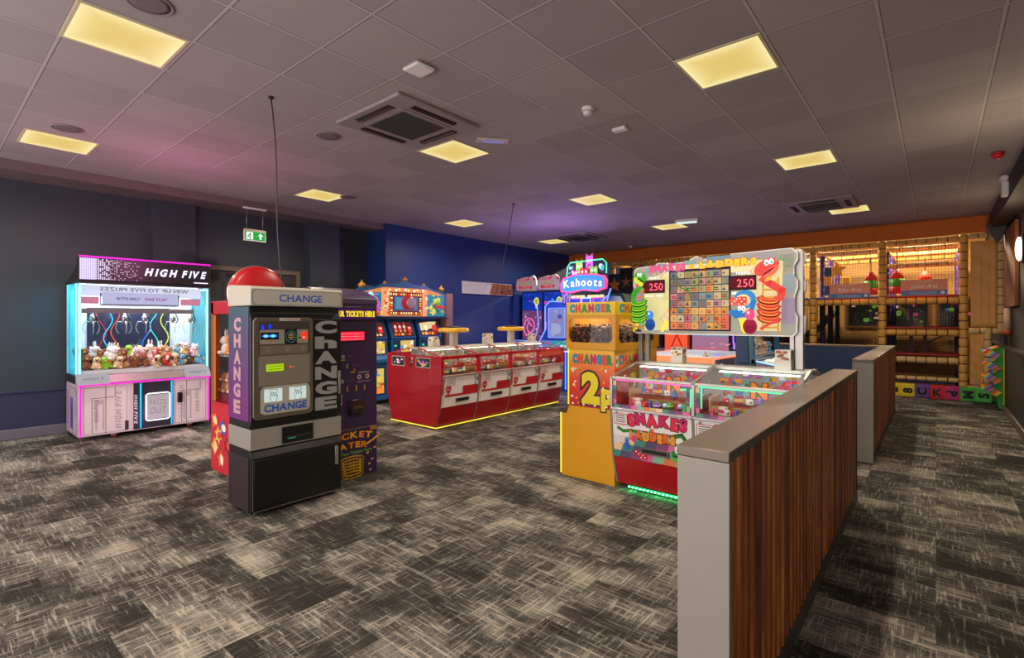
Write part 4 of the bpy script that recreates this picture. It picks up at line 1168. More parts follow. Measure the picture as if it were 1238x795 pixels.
# yellow tables left of the character figures, and the little sign cubes
for yl, wh in ((5.43, 'nearer the ticket machine'), (6.81, 'nearer the blue neon machine')):
    t = thing('round_stand', 'yellow round plate on a white post on the red pusher, ' + wh, 'stand', (-5.74, yl, 1.1015), 0, 'yellow plates on the red pusher')
    MB().box(-.04, .04, -.055, .055, 0, .2, mat('#d0ccc8', .4), .006).build('post', t)
    MB().lathe([(.13, .2), (.235, .205), (.245, .225), (.235, .262), (.2, .272)], (0, 0, 0), mat('#e8b21c', .3, coat=.4), 36).build('plate', t)
    MB().lathe([(.11, .2725), (.11, .285), (.06, .295)], (0, 0, 0), mat('#17171a', .5), 24).build('mount', t)
def sign_cube(x, y, z, s, label, cols, rz=0, grp='small notice cubes on the pushers'):
    t = thing('notice_cube', label, 'notice', (x, y, z), rz, grp)
    m = MB(); m.box(-s, s, -s, s, 0, s*1.2, mat('#cfc8bc', .3), .003); m.build('base', t)
    MB().box(-s*.95, s*.95, -s*.95, s*.95, s*1.201, s*2.6, mat('#e4dfd4', .4), .003).build('card', t)
    for c in (front(-s*.95, -s*.952, s*1.2), rightside(s*.952, -s*.95, s*1.2)):
        for q in range(9):
            c.rect(*(lambda a, b_: (a, b_, a+s*.5, b_+s*.3))(random.uniform(.05, 1.3)*s, random.uniform(.05, 1.05)*s), random.choice(cols))
        c.build('card_print', t)
pc = ['#d0a060', '#8a5a38', '#404858', '#e8d8a8', '#b84838']
sign_cube(-5.72, 5.0, 1.1015, .055, 'small notice cube on the red pusher before the first yellow plate', pc)
sign_cube(-5.66, 6.12, 1.1015, .065, 'small notice cube on the red pusher between the two yellow plates', pc)
sign_cube(-5.70, 7.35, 1.1015, .055, 'small notice cube at the far end of the red pusher', pc)
sign_cube(-2.02+.2, 4.56, 1.1015, .055, 'small notice cube on the snakes pusher beside the changer end poles', pc)
sign_cube(-.93, 4.5, 1.1015, .06, 'small notice cube on the snakes pusher by the single tall pole', pc)

# ================================================================== SNAKES DISPLAY
t = thing('game_display', 'lit snakes and ladders game board display on poles above the pusher', 'display', (-2.23, 4.5, 1.1015))
PX = 1.40
for x in (.055, .125): MB().box(x-.02, x+.02, .0, .05, 0, .3, mat('#a9a69e', .3, .7), .004).build('pole', t)
MB().box(PX-.03, PX+.03, .02, .08, 0, .95, mat('#a9a69e', .3, .7), .004).build('pole', t)
MB().box(PX-.07, PX-.035, .03, .07, 0, .4, mat('#a9a69e', .3, .7), .004).build('pole', t)
for x in (.055, .125, PX): MB().box(x-.04, x+.04, -.01, .09, 0, .012, CHROME).build('foot_plate', t) if False else None
Wd, Hd = PX-.03, .70
def wavy(x0, y0, x1, y1, amp=.02):
    P_ = [(x0+.02, y0), (x1-.03, y0), (x1-.005, y0+.03), (x1, y0+.15), (x1-amp, y0+.2), (x1-amp, y0+.32), (x1+.0, y0+.38), (x1, y0+.44), (x1-amp*1.2, y0+.48), (x1-amp*1.2, y0+.56), (x1, y0+.6), (x1, y1-.04), (x1-.04, y1)]
    P_ += [(x0+.9, y1-.01), (x0+.88, y1-.03), (x0+.66, y1-.045), (x0+.645, y1-.02), (x0+.6, y1-.01), (x0+.55, y1-.03), (x0+.54, y1-.05), (x0+.4, y1-.055), (x0+.33, y1-.06), (x0+.32, y1-.045), (x0+.24, y1-.045), (x0+.22, y1-.065), (x0+.04, y1-.075), (x0+.01, y1-.1), (x0, y0+.46), (x0+.015, y0+.42), (x0+.015, y0+.3), (x0, y0+.26), (x0, y0+.05)]
    return P_
z0 = .265
m = MB(); m.prism(wavy(0, z0, Wd+.03, z0+Hd), -.03, .0, mat('#c9c6c0', .25, .5), 'y'); o = m.build('panel_back', t)
m = MB(); m.prism([(a+.02, b_-.005) for a, b_ in wavy(0, z0, Wd+.05, z0+Hd)], .06, .10, mat('#c9c6c0', .25, .6), 'y'); m.build('rear_panel', t)
MB().box(.05, Wd, .0, .06, z0+.05, z0+Hd-.1, mat('#b0aea8', .35, .5)).build('light_box', t)
c = Canvas((0, -.0305, z0), (1, 0, 0), (0, 0, 1))
E1 = .72
c.poly([(a, b_-z0) for a, b_ in wavy(.006, z0+.006, Wd+.024, z0+Hd-.006)], em('#b2ab9a', .7))
for q, (a, b_, w_, h_, cl) in enumerate(((.02, .42, .1, .16, '#a8a8a0'), (.02, .3, .09, .11, '#b090a8'), (.01, .18, .08, .12, '#a0a8a8'), (.14, .57, .14, .05, '#98a8b0'), (.3, .585, .16, .05, '#a0989c'), (.5, .6, .1, .06, '#90b0a8'), (.7, .61, .2, .07, '#8098a0'), (1.0, .63, .25, .05, '#a8a0a0'), (1.28, .1, .1, .2, '#a890a8'), (1.28, .35, .1, .14, '#98a8a8'), (.4, .01, .3, .04, '#a8a090'), (.9, .01, .3, .045, '#b0a898'), (1.27, .55, .1, .1, '#9a9c90'))):
    c.rect(a, b_, a+w_, b_+h_, em(cl, .7))
c.poly([(.1, .03), (.46, .04), (.45, .56), (.3, .56), (.12, .5)], em('#efe3a0', E1)); c.poly([(.98, .04), (1.28, .04), (1.3, .62), (.98, .6)], em('#f3e4a8', E1)); c.rect(.3, .53, 1.15, .62, em('#ecd9a6', .9))
for p_, q_ in (((.28, .1), (.42, .25)), ((.22, .52), (.35, .62)), ((1.03, .47), (1.15, .58))): c.ladder(p_, q_, .06, em('#e8b0a0', .8), 4)
c.line([(.3, .32), (.34, .34), (.37, .3), (.35, .22)], .012, em('#b8c888', .9))
c.poly([(.28, .02), (.31, .02), (.35, .12), (.32, .12)], em('#f0e030', 1)); c.poly([(1.0, .02), (1.04, .02), (1.0, .16), (.96, .15)], em('#f0e030', 1)); c.poly([(.0, .02), (.04, .02), (.07, .1), (.03, .1)], em('#e8d030', .9))
# the board
bx0, by0, bs = .375, .045, .515; c.rect(bx0-.012, by0-.012, bx0+bs+.012, by0+bs+.022, em('#241c30', .3)); c.rect(bx0-.002, by0-.002, bx0+bs+.002, by0+bs+.01, em('#5a4a50', .5))
pal3 = ['#b8a878', '#7a7a80', '#d89098', '#a8907c', '#e0a860', '#8a9a98', '#c07a88', '#98a070', '#d8c090']
hot = ['#e89050', '#f0a860', '#e87860', '#d8a058', '#f0b870']
cs = bs/8
for i in range(8):
    for j in range(8):
        h_ = random.choice(hot if (j < 3 and random.random() < .8) else pal3)
        c.mb.face([c.P(bx0+i*cs+.002, by0+j*(cs+.001)+.002), c.P(bx0+(i+1)*cs-.002, by0+j*(cs+.001)+.002), c.P(bx0+(i+1)*cs-.002, by0+(j+1)*cs-.001), c.P(bx0+i*cs+.002, by0+(j+1)*cs-.001)], em(h_, .68))
c.k += 1
for i in range(8):
    for j in range(8):
        cx_, cy_ = bx0+(i+.5)*cs, by0+(j+.5)*cs; k_ = random.randrange(4); cl = em(random.choice(['#a02818', '#184878', '#c8801c', '#3a5a20', '#d04838', '#b8342c']), .7)
        if k_ == 0: c.rect(cx_-.02, cy_-.014, cx_+.02, cy_-.004, cl); c.rect(cx_-.018, cy_+.002, cx_+.018, cy_+.012, cl)
        elif k_ == 1: c.ell(cx_, cy_-.008, .017, .007, cl); c.ell(cx_, cy_+.006, .008, .012, cl)
        elif k_ == 2: c.text(random.choice('2345678'), cx_, cy_-.013, .026, cl, bold=.02)
        else: c.ell(cx_, cy_-.01, .018, .006, cl); c.poly([(cx_-.008, cy_-.01), (cx_+.008, cy_-.01), (cx_, cy_+.016)], cl)
rdl = em('#b83828', .8)
c.ladder((bx0+.34, by0+.38), (bx0+.48, by0+.50), .03, rdl, 6); c.ladder((bx0+.03, by0+.15), (bx0+.11, by0+.32), .03, rdl, 6); c.ladder((bx0+.04, by0+.43), (bx0+.17, by0+.31), .03, rdl, 6); c.ladder((bx0+.27, by0+.04), (bx0+.42, by0+.17), .03, rdl, 6); c.ladder((bx0+.13, by0+.16), (bx0+.18, by0+.08), .025, rdl, 4)
gsn = em('#4a7a30', .8)
c.line([(bx0+.08, by0+.46), (bx0+.06, by0+.42), (bx0+.12, by0+.37), (bx0+.19, by0+.34), (bx0+.21, by0+.27)], .011, gsn); c.ell(bx0+.085, by0+.465, .014, .01, gsn)
c.line([(bx0+.24, by0+.47), (bx0+.3, by0+.46), (bx0+.28, by0+.4), (bx0+.22, by0+.36), (bx0+.18, by0+.36)], .009, gsn); c.ell(bx0+.25, by0+.47, .014, .01, gsn)
c.line([(bx0+.14, by0+.2), (bx0+.2, by0+.17), (bx0+.17, by0+.12)], .009, em('#8a5a30', .8)); c.line([(bx0+.42, by0+.1), (bx0+.44, by0+.05), (bx0+.47, by0+.03)], .008, em('#c04030', .8))
# titles
c.text('SNAKES', .37, .568, .055, em('#f05070', 1.0), w=.33, bold=.085, out=em('#3a78c0', .9), ow=.045, arch=.008, jig=.003)
c.text('N', .59, .578, .04, em('#f0b030', 1.1), bold=.05, out=em('#b04020', .8), ow=.04)
c.text('LADDERS', .89, .582, .052, em('#f8c030', 1.0), w=.46, bold=.085, out=em('#c05020', .9), ow=.045, jig=.003)
# ticket counters
for a in (.145, .915):
    c.rect(a-.012, .375, a+.205, .495, em('#20141c', .3)); c.rect(a, .388, a+.195, .482, em('#5a0414', .9))
    c.text('250', a+.12, .4, .068, em('#ff5a6a', 1.8), w=.13, bold=.0, gap=.12)
    c.text('TICKETS', a+.1, .505, .02, em('#ffffff', 1.1), w=.11, bold=.05, out=em('#806050', .5), ow=.05); c.text('MEGA-WIN', a+.1, .34, .022, em('#fff6d0', 1.1), w=.17, bold=.05, out=em('#3a90b0', .8), ow=.05)
# snakes on ladders
def pawn(x, y, s, cl, hi):
    c.ell(x, y+.045*s, .052*s, .06*s, em(cl, .8)); c.ell(x, y+.135*s, .036*s, .042*s, em(hi, .9)); c.ell(x-.012*s, y+.15*s, .009*s, .011*s, em('#e8f4ff', 1)); c.poly([(x-.04*s, y+.05*s), (x+.04*s, y+.05*s), (x+.03*s, y+.0), (x-.03*s, y+.0)], em(cl, .45))
def coil(x0, body, edge, dark, flip, n_):
    sx = -1 if flip else 1
    for k_ in range(n_):
        y = .14+k_*.05
        arc = [(x0-.062*sx*math.cos(q*PI/8), y+.012*sx*0-.022*math.sin(q*PI/8)+(.016*q/8)) for q in range(9)]
        c.line(arc, .05, em(dark, .5)); c.line([(a_, b2+.004) for a_, b2 in arc], .042, em(body, .85)); c.line([(a_, b2-.010) for a_, b2 in arc], .009, em(edge, .9)); c.line([(a_, b2+.014) for a_, b2 in arc], .006, em('#ffffff' if False else edge, .7))
c.ladder((.10, .04), (.10, .42), .09, em('#c88030', .8), 7, .014)
c.ladder((1.225, .04), (1.225, .46), .11, em('#d89838', .9), 7, .015)
coil(.10, '#3ca028', '#b8d838', '#1c5014', False, 4); c.line([(.05, .3), (.05, .36), (.08, .4), (.12, .44)], .05, em('#3ca028', .85)); c.line([(.09, .13), (.14, .1), (.2, .06)], .02, em('#5ab83a', .85))
c.ell(.115, .52, .068, .055, em('#3ca028', .9), -35); c.ell(.10, .485, .06, .028, em('#c8dc40', .9), -40); c.ell(.125, .495, .045, .008, em('#184010', .5), -35); c.ell(.10, .55, .013, .018, em('#f8fff0', 1.1)); c.ell(.125, .548, .012, .018, em('#f8fff0', 1.1)); c.ell(.103, .546, .004, .008, BLACK); c.ell(.128, .544, .004, .008, BLACK); c.ell(.09, .45, .014, .016, em('#e83848', 1))
coil(1.215, '#e04840', '#f0a040', '#801c20', True, 4); c.line([(1.3, .3), (1.31, .36), (1.22, .42), (1.17, .46)], .055, em('#e04840', .9)); c.line([(1.28, .12), (1.22, .1), (1.16, .06)], .022, em('#e04840', .9))
c.ell(1.2, .55, .1, .06, em('#e04840', .95), 28); c.ell(1.235, .51, .07, .028, em('#f06a50', .95), 40); c.ell(1.215, .515, .055, .007, em('#701418', .5), 35); c.ell(1.2, .585, .018, .024, em('#fff8f0', 1.1)); c.ell(1.235, .592, .018, .024, em('#fff8f0', 1.1)); c.ell(1.203, .58, .006, .01, BLACK); c.ell(1.238, .587, .006, .01, BLACK); c.ell(1.215, .455, .03, .014, em('#f0b040', 1), 30)
c.line([(1.27, .6), (1.33, .6), (1.35, .55), (1.33, .5)], .018, em('#98a878', .7))
c.o = c.o - c.u*.06
# blue snake with dice
c.ell(1.1, .3, .085, .075, em('#3888c8', .9)); c.ell(1.085, .29, .058, .05, em('#f3e4a8', E1)); c.line([(.99, .2), (1.03, .16), (1.1, .17), (1.15, .21), (1.17, .28)], .035, em('#3078c0', .9)); c.ell(1.03, .19, .055, .026, em('#3078c0', .9), 10)
c.rrect(.985, .25, 1.05, .315, .012, em('#e85840', .9)); c.rrect(1.04, .245, 1.115, .32, .014, em('#e84838', .95))
for (qx, qy) in ((1.0, .265), (1.02, .285), (1.035, .3), (1.055, .26), (1.075, .28), (1.095, .3), (1.1, .26), (1.06, .305)): c.ell(qx, qy, .006, .006, em('#fff0e8', 1))
for qx in (1.06, 1.09): c.ell(qx, .225, .015, .02, em('#fffce8', 1.1)); c.ell(qx, .22, .005, .008, BLACK)
c.o = c.o + c.u*.06
pawn(.225, .045, .95, '#1c50a0', '#3c88d8'); pawn(1.08, .03, 1.05, '#a01440', '#f04880')
c.rect(.08, .02, .14, .04, em('#3a3a3c', .4)); c.poly([(.1, .04), (.12, .04), (.11, .065)], em('#3a3a3c', .4))
c.build('board_print', o)
MB().box(.02, Wd, -.034, -.0325, z0+.355, z0+.362, em('#8affc0', .55)).build('reflected_green_tube', t) if False else None

# ================================================================== YELLOW 2p CHANGER
t = thing('coin_changer', 'yellow coin changer with 2p print, joined to the end of the snakes pusher', 'change machine', (-2.70, 4.07, 0))
ye = mat('#e0a512', .4, grain=.03); ye2 = mat('#e8c21c', .4)
m = MB(); m.prism([(-.085, .0), (-.085, .6), (.0, .68), (.488, .68), (.488, 0)], -.0, .9, mat('#dc9c10', .4, grain=.04), 'y', .002); m.build('base', t)
m = MB(); m.prism([(-.086, .6), (0, .685), (.003, .684), (-.03, .6)], -.003, .9, mat('#4a3a1c', .5), 'y'); m.build('base_shoulder_shade', t)  # dark triangle painting in the shade at the sloping corner of the base
gw = grad_mat('yellow_to_red_wrap', 2, .68, 1.22, [(0, '#c4122a'), (.45, '#dc3a2c'), (.8, '#ee8a30'), (1, '#f0c428')], .4)
MB().box(.005, .485, .0, .9, .681, 1.22, gw, .003).build('middle_cabinet', t)
MB().cyl((-.004, -.004, .69), (-.004, -.004, 1.22), .007, em('#d8e020', 1.2), 8).build('edge_light', t)
MB().cyl((-.09, -.004, .02), (-.09, -.004, .6), .006, em('#f0e040', 1.4), 8).build('edge_light', t)
c = front(0, -.0008, 0)
mc = [mat(h, .4) for h in ('#1c8ab0', '#e0402c', '#1c8a3c', '#c81c5c', '#1c8ab0', '#e0402c', '#1c8a3c')]
c.text('CHANGER', .255, 1.095, .075, mc, w=.43, bold=.1, out='#5a1a10', ow=.012)
c.text('2', .24, .735, .27, '#e8d01c', w=.2, bold=.06, out='#181408', ow=.05)
c.text('p', .41, .735, .19, '#e8d01c', w=.12, bold=.06, out='#181408', ow=.05)
for q in range(16): c.ell(random.choice((random.uniform(.02, .1), random.uniform(.36, .47))), random.uniform(.7, 1.05), .014, .011, ['#f0e0c0', '#e8a030', '#f4f0e8'][q % 3], random.uniform(0, 90), 12)
for q in range(8): c.ell(.05+q*.06, .705+.01*(q % 2), .014, .01, ['#f0e0c0', '#d88830'][q % 2])
c.line([(.34, 1.03), (.38, 1.06)], .01, '#e8b030'); c.line([(.1, 1.03), (.13, 1.05)], .01, '#e8b030')
c.build('front_print', t)
c = rightside(.4858, 0, 0)
c.text('CHANGER', .38, 1.095, .075, mc, w=.6, bold=.07, out='#5a1a10', ow=.012); c.rect(.02, 1.07, .07, 1.17, '#e4e0d8'); c.rect(.03, 1.1, .06, 1.14, '#2a9a6a')
c.ell(.45, .98, .1, .09, '#e8961c'); c.ell(.45, .98, .08, .07, '#f0b434'); c.text('2p', .45, .8, .2, '#e8d01c', w=.3, bold=.06, out='#181408', ow=.05)
for q in range(14): c.ell(random.uniform(.05, .8), random.uniform(.75, 1.05), .016, .012, ['#f0e0c0', '#e8a030', '#f4f0e8'][q % 3], random.uniform(0, 90), 12)
c.build('side_print', t)
# head with windows
def rr_frame(m, x0, x1, z0, z1, hx0, hx1, hz0, hz1, r, y0, y1, mm, axis='y'):
    """plate with a rounded window"""
    n_ = 5; inner = []
    for cx, cy, a0 in ((hx1-r, hz0+r, -90), (hx1-r, hz1-r, 0), (hx0+r, hz1-r, 90), (hx0+r, hz0+r, 180)):
        for q in range(n_+1):
            a = R(a0+90*q/n_); inner.append((cx+r*math.cos(a), cy+r*math.sin(a)))
    outer = []
    corners = ((x1, z0), (x1, z1), (x0, z1), (x0, z0))
    for k_ in range(4): outer += [corners[k_]]*(n_+1)
    N = len(inner)
    def P(p, t_): return (p[0], t_, p[1]) if axis == 'y' else (t_, p[0], p[1])
    i = m.mi(mm)
    vin = [[m.bm.verts.new(P(p, t_)) for p in inner] for t_ in (y0, y1)]
    cv = [[m.bm.verts.new(P(p, t_)) for p in corners] for t_ in (y0, y1)]
    fs = []
    for L_ in (0, 1):
        for k_ in range(4):
            for q in range(n_): fs.append(m.bm.faces.new((cv[L_][k_], vin[L_][k_*(n_+1)+q], vin[L_][k_*(n_+1)+q+1])))
            a_ = k_*(n_+1)+n_; b_ = (a_+1) % N
            fs.append(m.bm.faces.new((cv[L_][k_], vin[L_][a_], vin[L_][b_], cv[L_][(k_+1) % 4])))
    for q in range(N): fs.append(m.bm.faces.new((vin[0][q], vin[0][(q+1) % N], vin[1][(q+1) % N], vin[1][q])))
    for k_ in range(4): fs.append(m.bm.faces.new((cv[0][k_], cv[0][(k_+1) % 4], cv[1][(k_+1) % 4], cv[1][k_])))
    for f in fs: f.material_index = i
    bmesh.ops.recalc_face_normals(m.bm, faces=fs)
m = MB(); yo = mat('#d4940c', .4)
m.box(-.02, .505, -.02, .91, 1.54, 1.66, mat('#e6be16', .4), .006); m.box(-.015, .5, .02, .9, 1.225, 1.25, yo)
m.box(-.02, -.01, .02, .9, 1.25, 1.54, yo); m.box(-.01, .49, .88, .9, 1.25, 1.54, yo)
hd = m.build('head', t)
m = MB(); rr_frame(m, -.02, .505, 1.222, 1.545, .01, .475, 1.285, 1.51, .05, -.02, .0, yo); m.build('front_window_frame', t)
m = MB(); rr_frame(m, .0, .91, 1.222, 1.545, .05, .8, 1.285, 1.51, .05, .485, .505, yo, 'x'); m.build('side_window_frame', t)
MB().box(.005, .48, .003, .007, 1.26, 1.53, GLASS).box(.479, .483, .02, .86, 1.26, 1.53, GLASS).build('window_glass', t)
c = front(0, -.0206, 0); c.text('CHANGER', .245, 1.572, .066, mc, w=.45, bold=.1); c.build('lettering', hd)
c = rightside(.5056, 0, 0); c.text('CHANGER', .40, 1.572, .066, mc, w=.68, bold=.1); c.build('lettering', hd)
MB().box(.03, .46, .1, .8, 1.525, 1.535, em('#fff0d0', 4)).build('light_tube', t)
m = MB(); cm = [mat('#5a3526', .35, .6), mat('#7a4a32', .3, .7), mat('#a8724c', .28, .7), mat('#3a241c', .4, .5)]
m.box(.02, .46, .03, .84, 1.25, 1.38, cm[3])
for q in range(900):
    if q < 330: x, y = random.uniform(.015, .47), random.uniform(.012, .03)
    elif q < 620: x, y = random.uniform(.46, .474), random.uniform(.02, .84)
    else: x, y = random.uniform(.02, .465), random.uniform(.03, .84)
    z = random.uniform(1.26, 1.45) if q < 620 else random.uniform(1.39, 1.45)
    Mx = Matrix.Translation((x, y, z)) @ Matrix.Rotation(random.uniform(0, PI), 4, 'Z') @ Matrix.Rotation(random.uniform(.2, 1.5), 4, 'X')
    r_ = bmesh.ops.create_cone(m.bm, cap_ends=True, segments=9, radius1=.0125, radius2=.0125, depth=.002, matrix=Mx); k_ = m.mi(random.choice(cm))
    for f in {f for v in r_['verts'] for f in v.link_faces}: f.material_index = k_
m.box(.02, .46, .03, .84, 1.38, 1.43, cm[1])
o = m.build('two_pence_coins', t); o['kind'] = 'stuff'
# ================================================================== FAR MACHINES
def Xat(px, y):
    u = (px-619)/611; s4, c4 = math.sin(R(40)), math.cos(R(40))
    d = y/(c4+u*s4); return d*(-s4+u*c4)
def Zat(px, py, y):
    u = (px-619)/611; d = y/(math.cos(R(40))+u*math.sin(R(40))); return 1.5+(386-py)/611*d

# four seat camel race (lamp and genie theme), faces +X along the blue wall
t = thing('arcade_machine', 'blue arcade slot bank with a lit palace header and red drum, by the blue wall', 'arcade machine', (-7.55, 4.92, 0), R(90))
bl = mat('#1c6aa0', .35, coat=.3); db = mat('#15385c', .4)
W = 2.0
m = MB(); m.prism([(.30, 0), (.30, 1.5), (.62, 1.5), (.62, 0)], 0, W, mat('#16202e', .5), 'x'); m.build('back_cabinet', t)
def fruit(c, x0, y0, x1, y1, n_, pal, e_=.9, big=1):
    for q in range(n_):
        x, y = random.uniform(x0, x1), random.uniform(y0, y1); w_ = random.uniform(.02, .05)*big
        k_ = q % 3; cl = em(random.choice(pal), e_)
        if k_ == 0: c.ell(min(max(x, x0+w_), x1-w_), min(max(y, y0+w_), y1-w_), w_, w_*.8, cl, random.uniform(0, 90), 12)
        elif k_ == 1: c.rect(min(x, x1-w_*1.4), min(y, y1-w_*.7), min(x, x1-w_*1.4)+w_*1.4, min(y, y1-w_*.7)+w_*.7, cl)
        else: c.star(min(max(x, x0+w_), x1-w_), min(max(y, y0+w_), y1-w_), w_, cl, 5, .5, q*20)
warm = ['#f0a030', '#d83a28', '#f0d060', '#e86a1c', '#a82818', '#f0c8a0']
for k in range(3):
    x0 = .05+.65*k; x1 = x0+.56
    m = MB(); m.prism([(.0, .07), (.0, .70), (-.08, .74), (-.08, .80), (.0, .86), (.02, 1.14), (.30, 1.14), (.30, .07)], x0, x1, bl, 'x', .006)
    s_ = m.build('player_station', t)
    m = MB(); m.prism([(.0, 1.15), (.14, 1.50), (.30, 1.50), (.30, 1.15)], x0, x1, bl, 'x', .006); hd_ = m.build('screen_housing', t)
    c = Canvas((x0, -.0006, 1.15), (1, 0, 0), (0, .14, .35))
    c.rect(.045, .04, .515, .34, em('#1a1420', .3)); c.rect(.055, .05, .505, .33, em('#5a2a2c', .8))
    if k != 2:
        for q in range(3): c.ell(.13+q*.1, .2, .035, .09, em('#c83a3c', .9)); c.ell(.13+q*.1, .23, .03, .03, em('#f0c8b0', 1)); c.ell(.13+q*.1, .15, .03, .02, em('#e89050', 1))
        c.rect(.4, .12, .49, .24, em('#e8302c', 1)); c.rect(.41, .19, .48, .22, em('#ffc8a0', 1))
        for q in range(2): c.ell(.2+q*.14, .305, .012, .012, em('#ff2a2a', 2))
        for q in range(5): c.rect(.07+q*.08, .06, .13+q*.08, .10, em(random.choice(warm), .9))
    else:
        c.poly([(.06, .14), (.06, .3), (.3, .33), (.5, .33), (.4, .2)], em('#e8d49a', .9)); 
        for q in range(5): c.rect(.07+q*.08, .06, .13+q*.08, .12, em(random.choice(warm), .9))
        c.rect(.36, .14, .48, .26, em('#e84030', .9)); c.ell(.2, .2, .04, .06, em('#f0f0d0', 1))
    c.build('screen_print', hd_)
    c = Canvas((x0, .0-.0006, .86), (1, 0, 0), (0, .02, .28))
    c.rect(.03, .02, .53, .26, db); c.rect(.2, .035, .5, .25, em('#e8c86a', .8))
    fruit(c, .2, .035, .5, .25, 14, ['#f0d030', '#a0c030', '#3a8ac0', '#e86a8a', '#f0f0c0', '#d84a28']); c.text('ALADDIN'[:0] + 'GENIE', .36, .05, .035, em('#fff0a0', 1.2), w=.24, bold=.05, out=em('#a03010', .8)) if False else None
    c.ell(.08, .16, .03, .02, em('#38e0a0', 1)); c.rect(.05, .04, .18, .07, em('#8a60d0', .7))
    c.build('button_print', s_)
    c = front(x0, -.0006, 0)
    c.rect(.06, .16, .5, .66, em('#1a3858', .5)); c.rect(.09, .19, .47, .63, em('#e8c860', .8)); fruit(c, .09, .19, .47, .63, 16, ['#f0d030', '#88b828', '#d84028', '#f0e8a0', '#3a8ac0'], .9, 1.5); c.rect(.09, .19, .47, .29, em('#f09030', .9)); c.build('poster_print', s_)
    m = MB()
    for q in range(4): m.cyl((x0+.12+q*.1, -.03, .775), (x0+.12+q*.1, -.05, .80), .022, em(['#ff5030', '#f0f0f0', '#30c0ff', '#f0d030'][q], .8), 12)
    m.build('button', s_)
    MB().box(x0+.04, x1-.04, .0, .28, 0, .069, BLACK).build('foot_box', s_)
MB().box(0, W, -.10, .62, 1.515, 1.535, mat('#20140c', .5)).build('header_shelf', t)
m = MB()
top = [(0, 1.54), (W, 1.54), (W, 2.0), (W-.15, 2.05), (W-.35, 2.07), (W-.5, 2.14), (W-.8, 2.15), (1.0, 2.22), (.8, 2.15), (.5, 2.14), (.35, 2.07), (.15, 2.1), (0, 2.03)]
m.prism(top, -.02, .06, mat('#1a5a88', .4), 'y', .004); hd_ = m.build('header', t)
c = front(0, -.0206, 0)
c.poly([(.06, 1.56), (W-.06, 1.56), (W-.06, 1.98), (1.5, 2.08), (.5, 2.08), (.06, 1.98)], em('#d8864a', .9))
c.rect(.06, 1.56, .45, 1.98, em('#2a78a8', .7)); c.rect(W-.52, 1.56, W-.06, 1.98, em('#3a88b0', .7))
c.rect(.45, 1.56, .62, 2.05, em('#f0a070', .9)); c.rect(1.38, 1.56, 1.5, 2.05, em('#f0a070', .9))
c.rect(.62, 1.58, 1.38, 2.0, em('#7a1c14', .8)); c.rect(.72, 1.66, 1.28, 1.92, em('#3a6a94', .8)); c.rect(.76, 1.69, 1.24, 1.90, em('#5a90b8', .8))
for q in range(13):
    for zz in (1.595, 1.94): c.rect(.64+q*.057, zz, .675+q*.057, zz+.04, em(random.choice(['#f0b040', '#e84a28', '#f0e0a0']), 1))
for q in range(6):
    for xx in (.635, 1.30): c.rect(xx, 1.65+q*.045, xx+.05, 1.68+q*.045, em(random.choice(['#f0b040', '#e84a28', '#f0e0a0']), 1))
c.text('ARABIAN'[:0] + 'JACKPOTS', 1.0, 2.01, .05, em('#ffe8a0', 1.3), w=.8, bold=.04, out=em('#c0401c', .9), arch=.02) if False else None
for q in range(12): c.ell(.62+q*.07, 2.035+.012*(q % 2), .028, .02, em(['#ffe0a0', '#f08030', '#ffffff'][q % 3], 1.1))
# genie and palms
fruit(c, .08, 1.6, .44, 1.96, 26, ['#58b8e0', '#2a5a98', '#e070b0', '#f0d8a0', '#38a8c0'], .8); fruit(c, 1.5, 1.6, 1.93, 1.98, 30, ['#58b8e0', '#2a5a98', '#a8c830', '#d83828', '#38a060', '#f0c040'], .8); fruit(c, .46, 1.58, .61, 2.02, 14, ['#f0c890', '#d86a40', '#c84a30', '#ffe0a8'], .9); fruit(c, 1.39, 1.58, 1.49, 2.02, 10, ['#f0c890', '#d86a40', '#c84a30', '#ffe0a8'], .9, .8)
c.ell(.3, 1.85, .05, .055, em('#d070b8', .9)); c.ell(.3, 1.76, .09, .06, em('#c860b0', .9)); c.ell(.34, 1.66, .07, .04, em('#b858a8', .9), 30); c.line([(.22, 1.76), (.18, 1.86), (.24, 1.9)], .03, em('#d880c0', .9)); c.ell(.2, 1.95, .05, .04, em('#d0e0f0', .9))
c.rect(.1, 1.57, .44, 1.62, em('#d8a030', .9)); fruit(c, .1, 1.57, .45, 1.66, 8, warm)
for (x, y) in ((1.55, 1.72), (1.62, 1.66), (1.66, 1.86), (1.74, 1.88)): c.ell(x, y, .055, .05, em('#b8c830', .9)); c.ell(x+.01, y+.02, .02, .015, em('#f0f0a0', 1))
c.rect(1.66, 1.72, 1.82, 1.82, em('#c82a28', .9)); c.ell(1.74, 1.8, .05, .04, em('#48a838', .9)); fruit(c, 1.52, 1.58, 1.92, 1.66, 9, ['#38a048', '#3878c0', '#f0d050', '#d84028'])
c.build('header_print', hd_)
m = MB(); m.lathe([(.1, .0), (.125, .01), (.125, .14), (.1, .15)], (1.0, -.18, 1.80), em('#c42630', .55), 24, 'y'); o = m.build('red_drum', t); 
MB().lathe([(.09, -.006), (.11, 0), (.11, .004)], (1.0, -.182, 1.80), mat('#d8c8c0', .2, .7), 24, 'y').build('drum_rim', o)
for x, s_ in ((.08, 1), (.55, .6), (1.0, .8), (1.45, .6), (W-.1, 1)):
    b0 = 2.05 if s_ == 1 else (2.2 if s_ == .8 else 2.12)
    s_ *= .62; m = MB(); m.lathe([(.07*s_, 0), (.09*s_, .02), (.11*s_, .06*s_), (.08*s_, .12*s_), (.02*s_, .16*s_), (.006, .22*s_)], (x, .02, b0), mat('#b8842c', .45, .2), 18); m.build('dome', t)
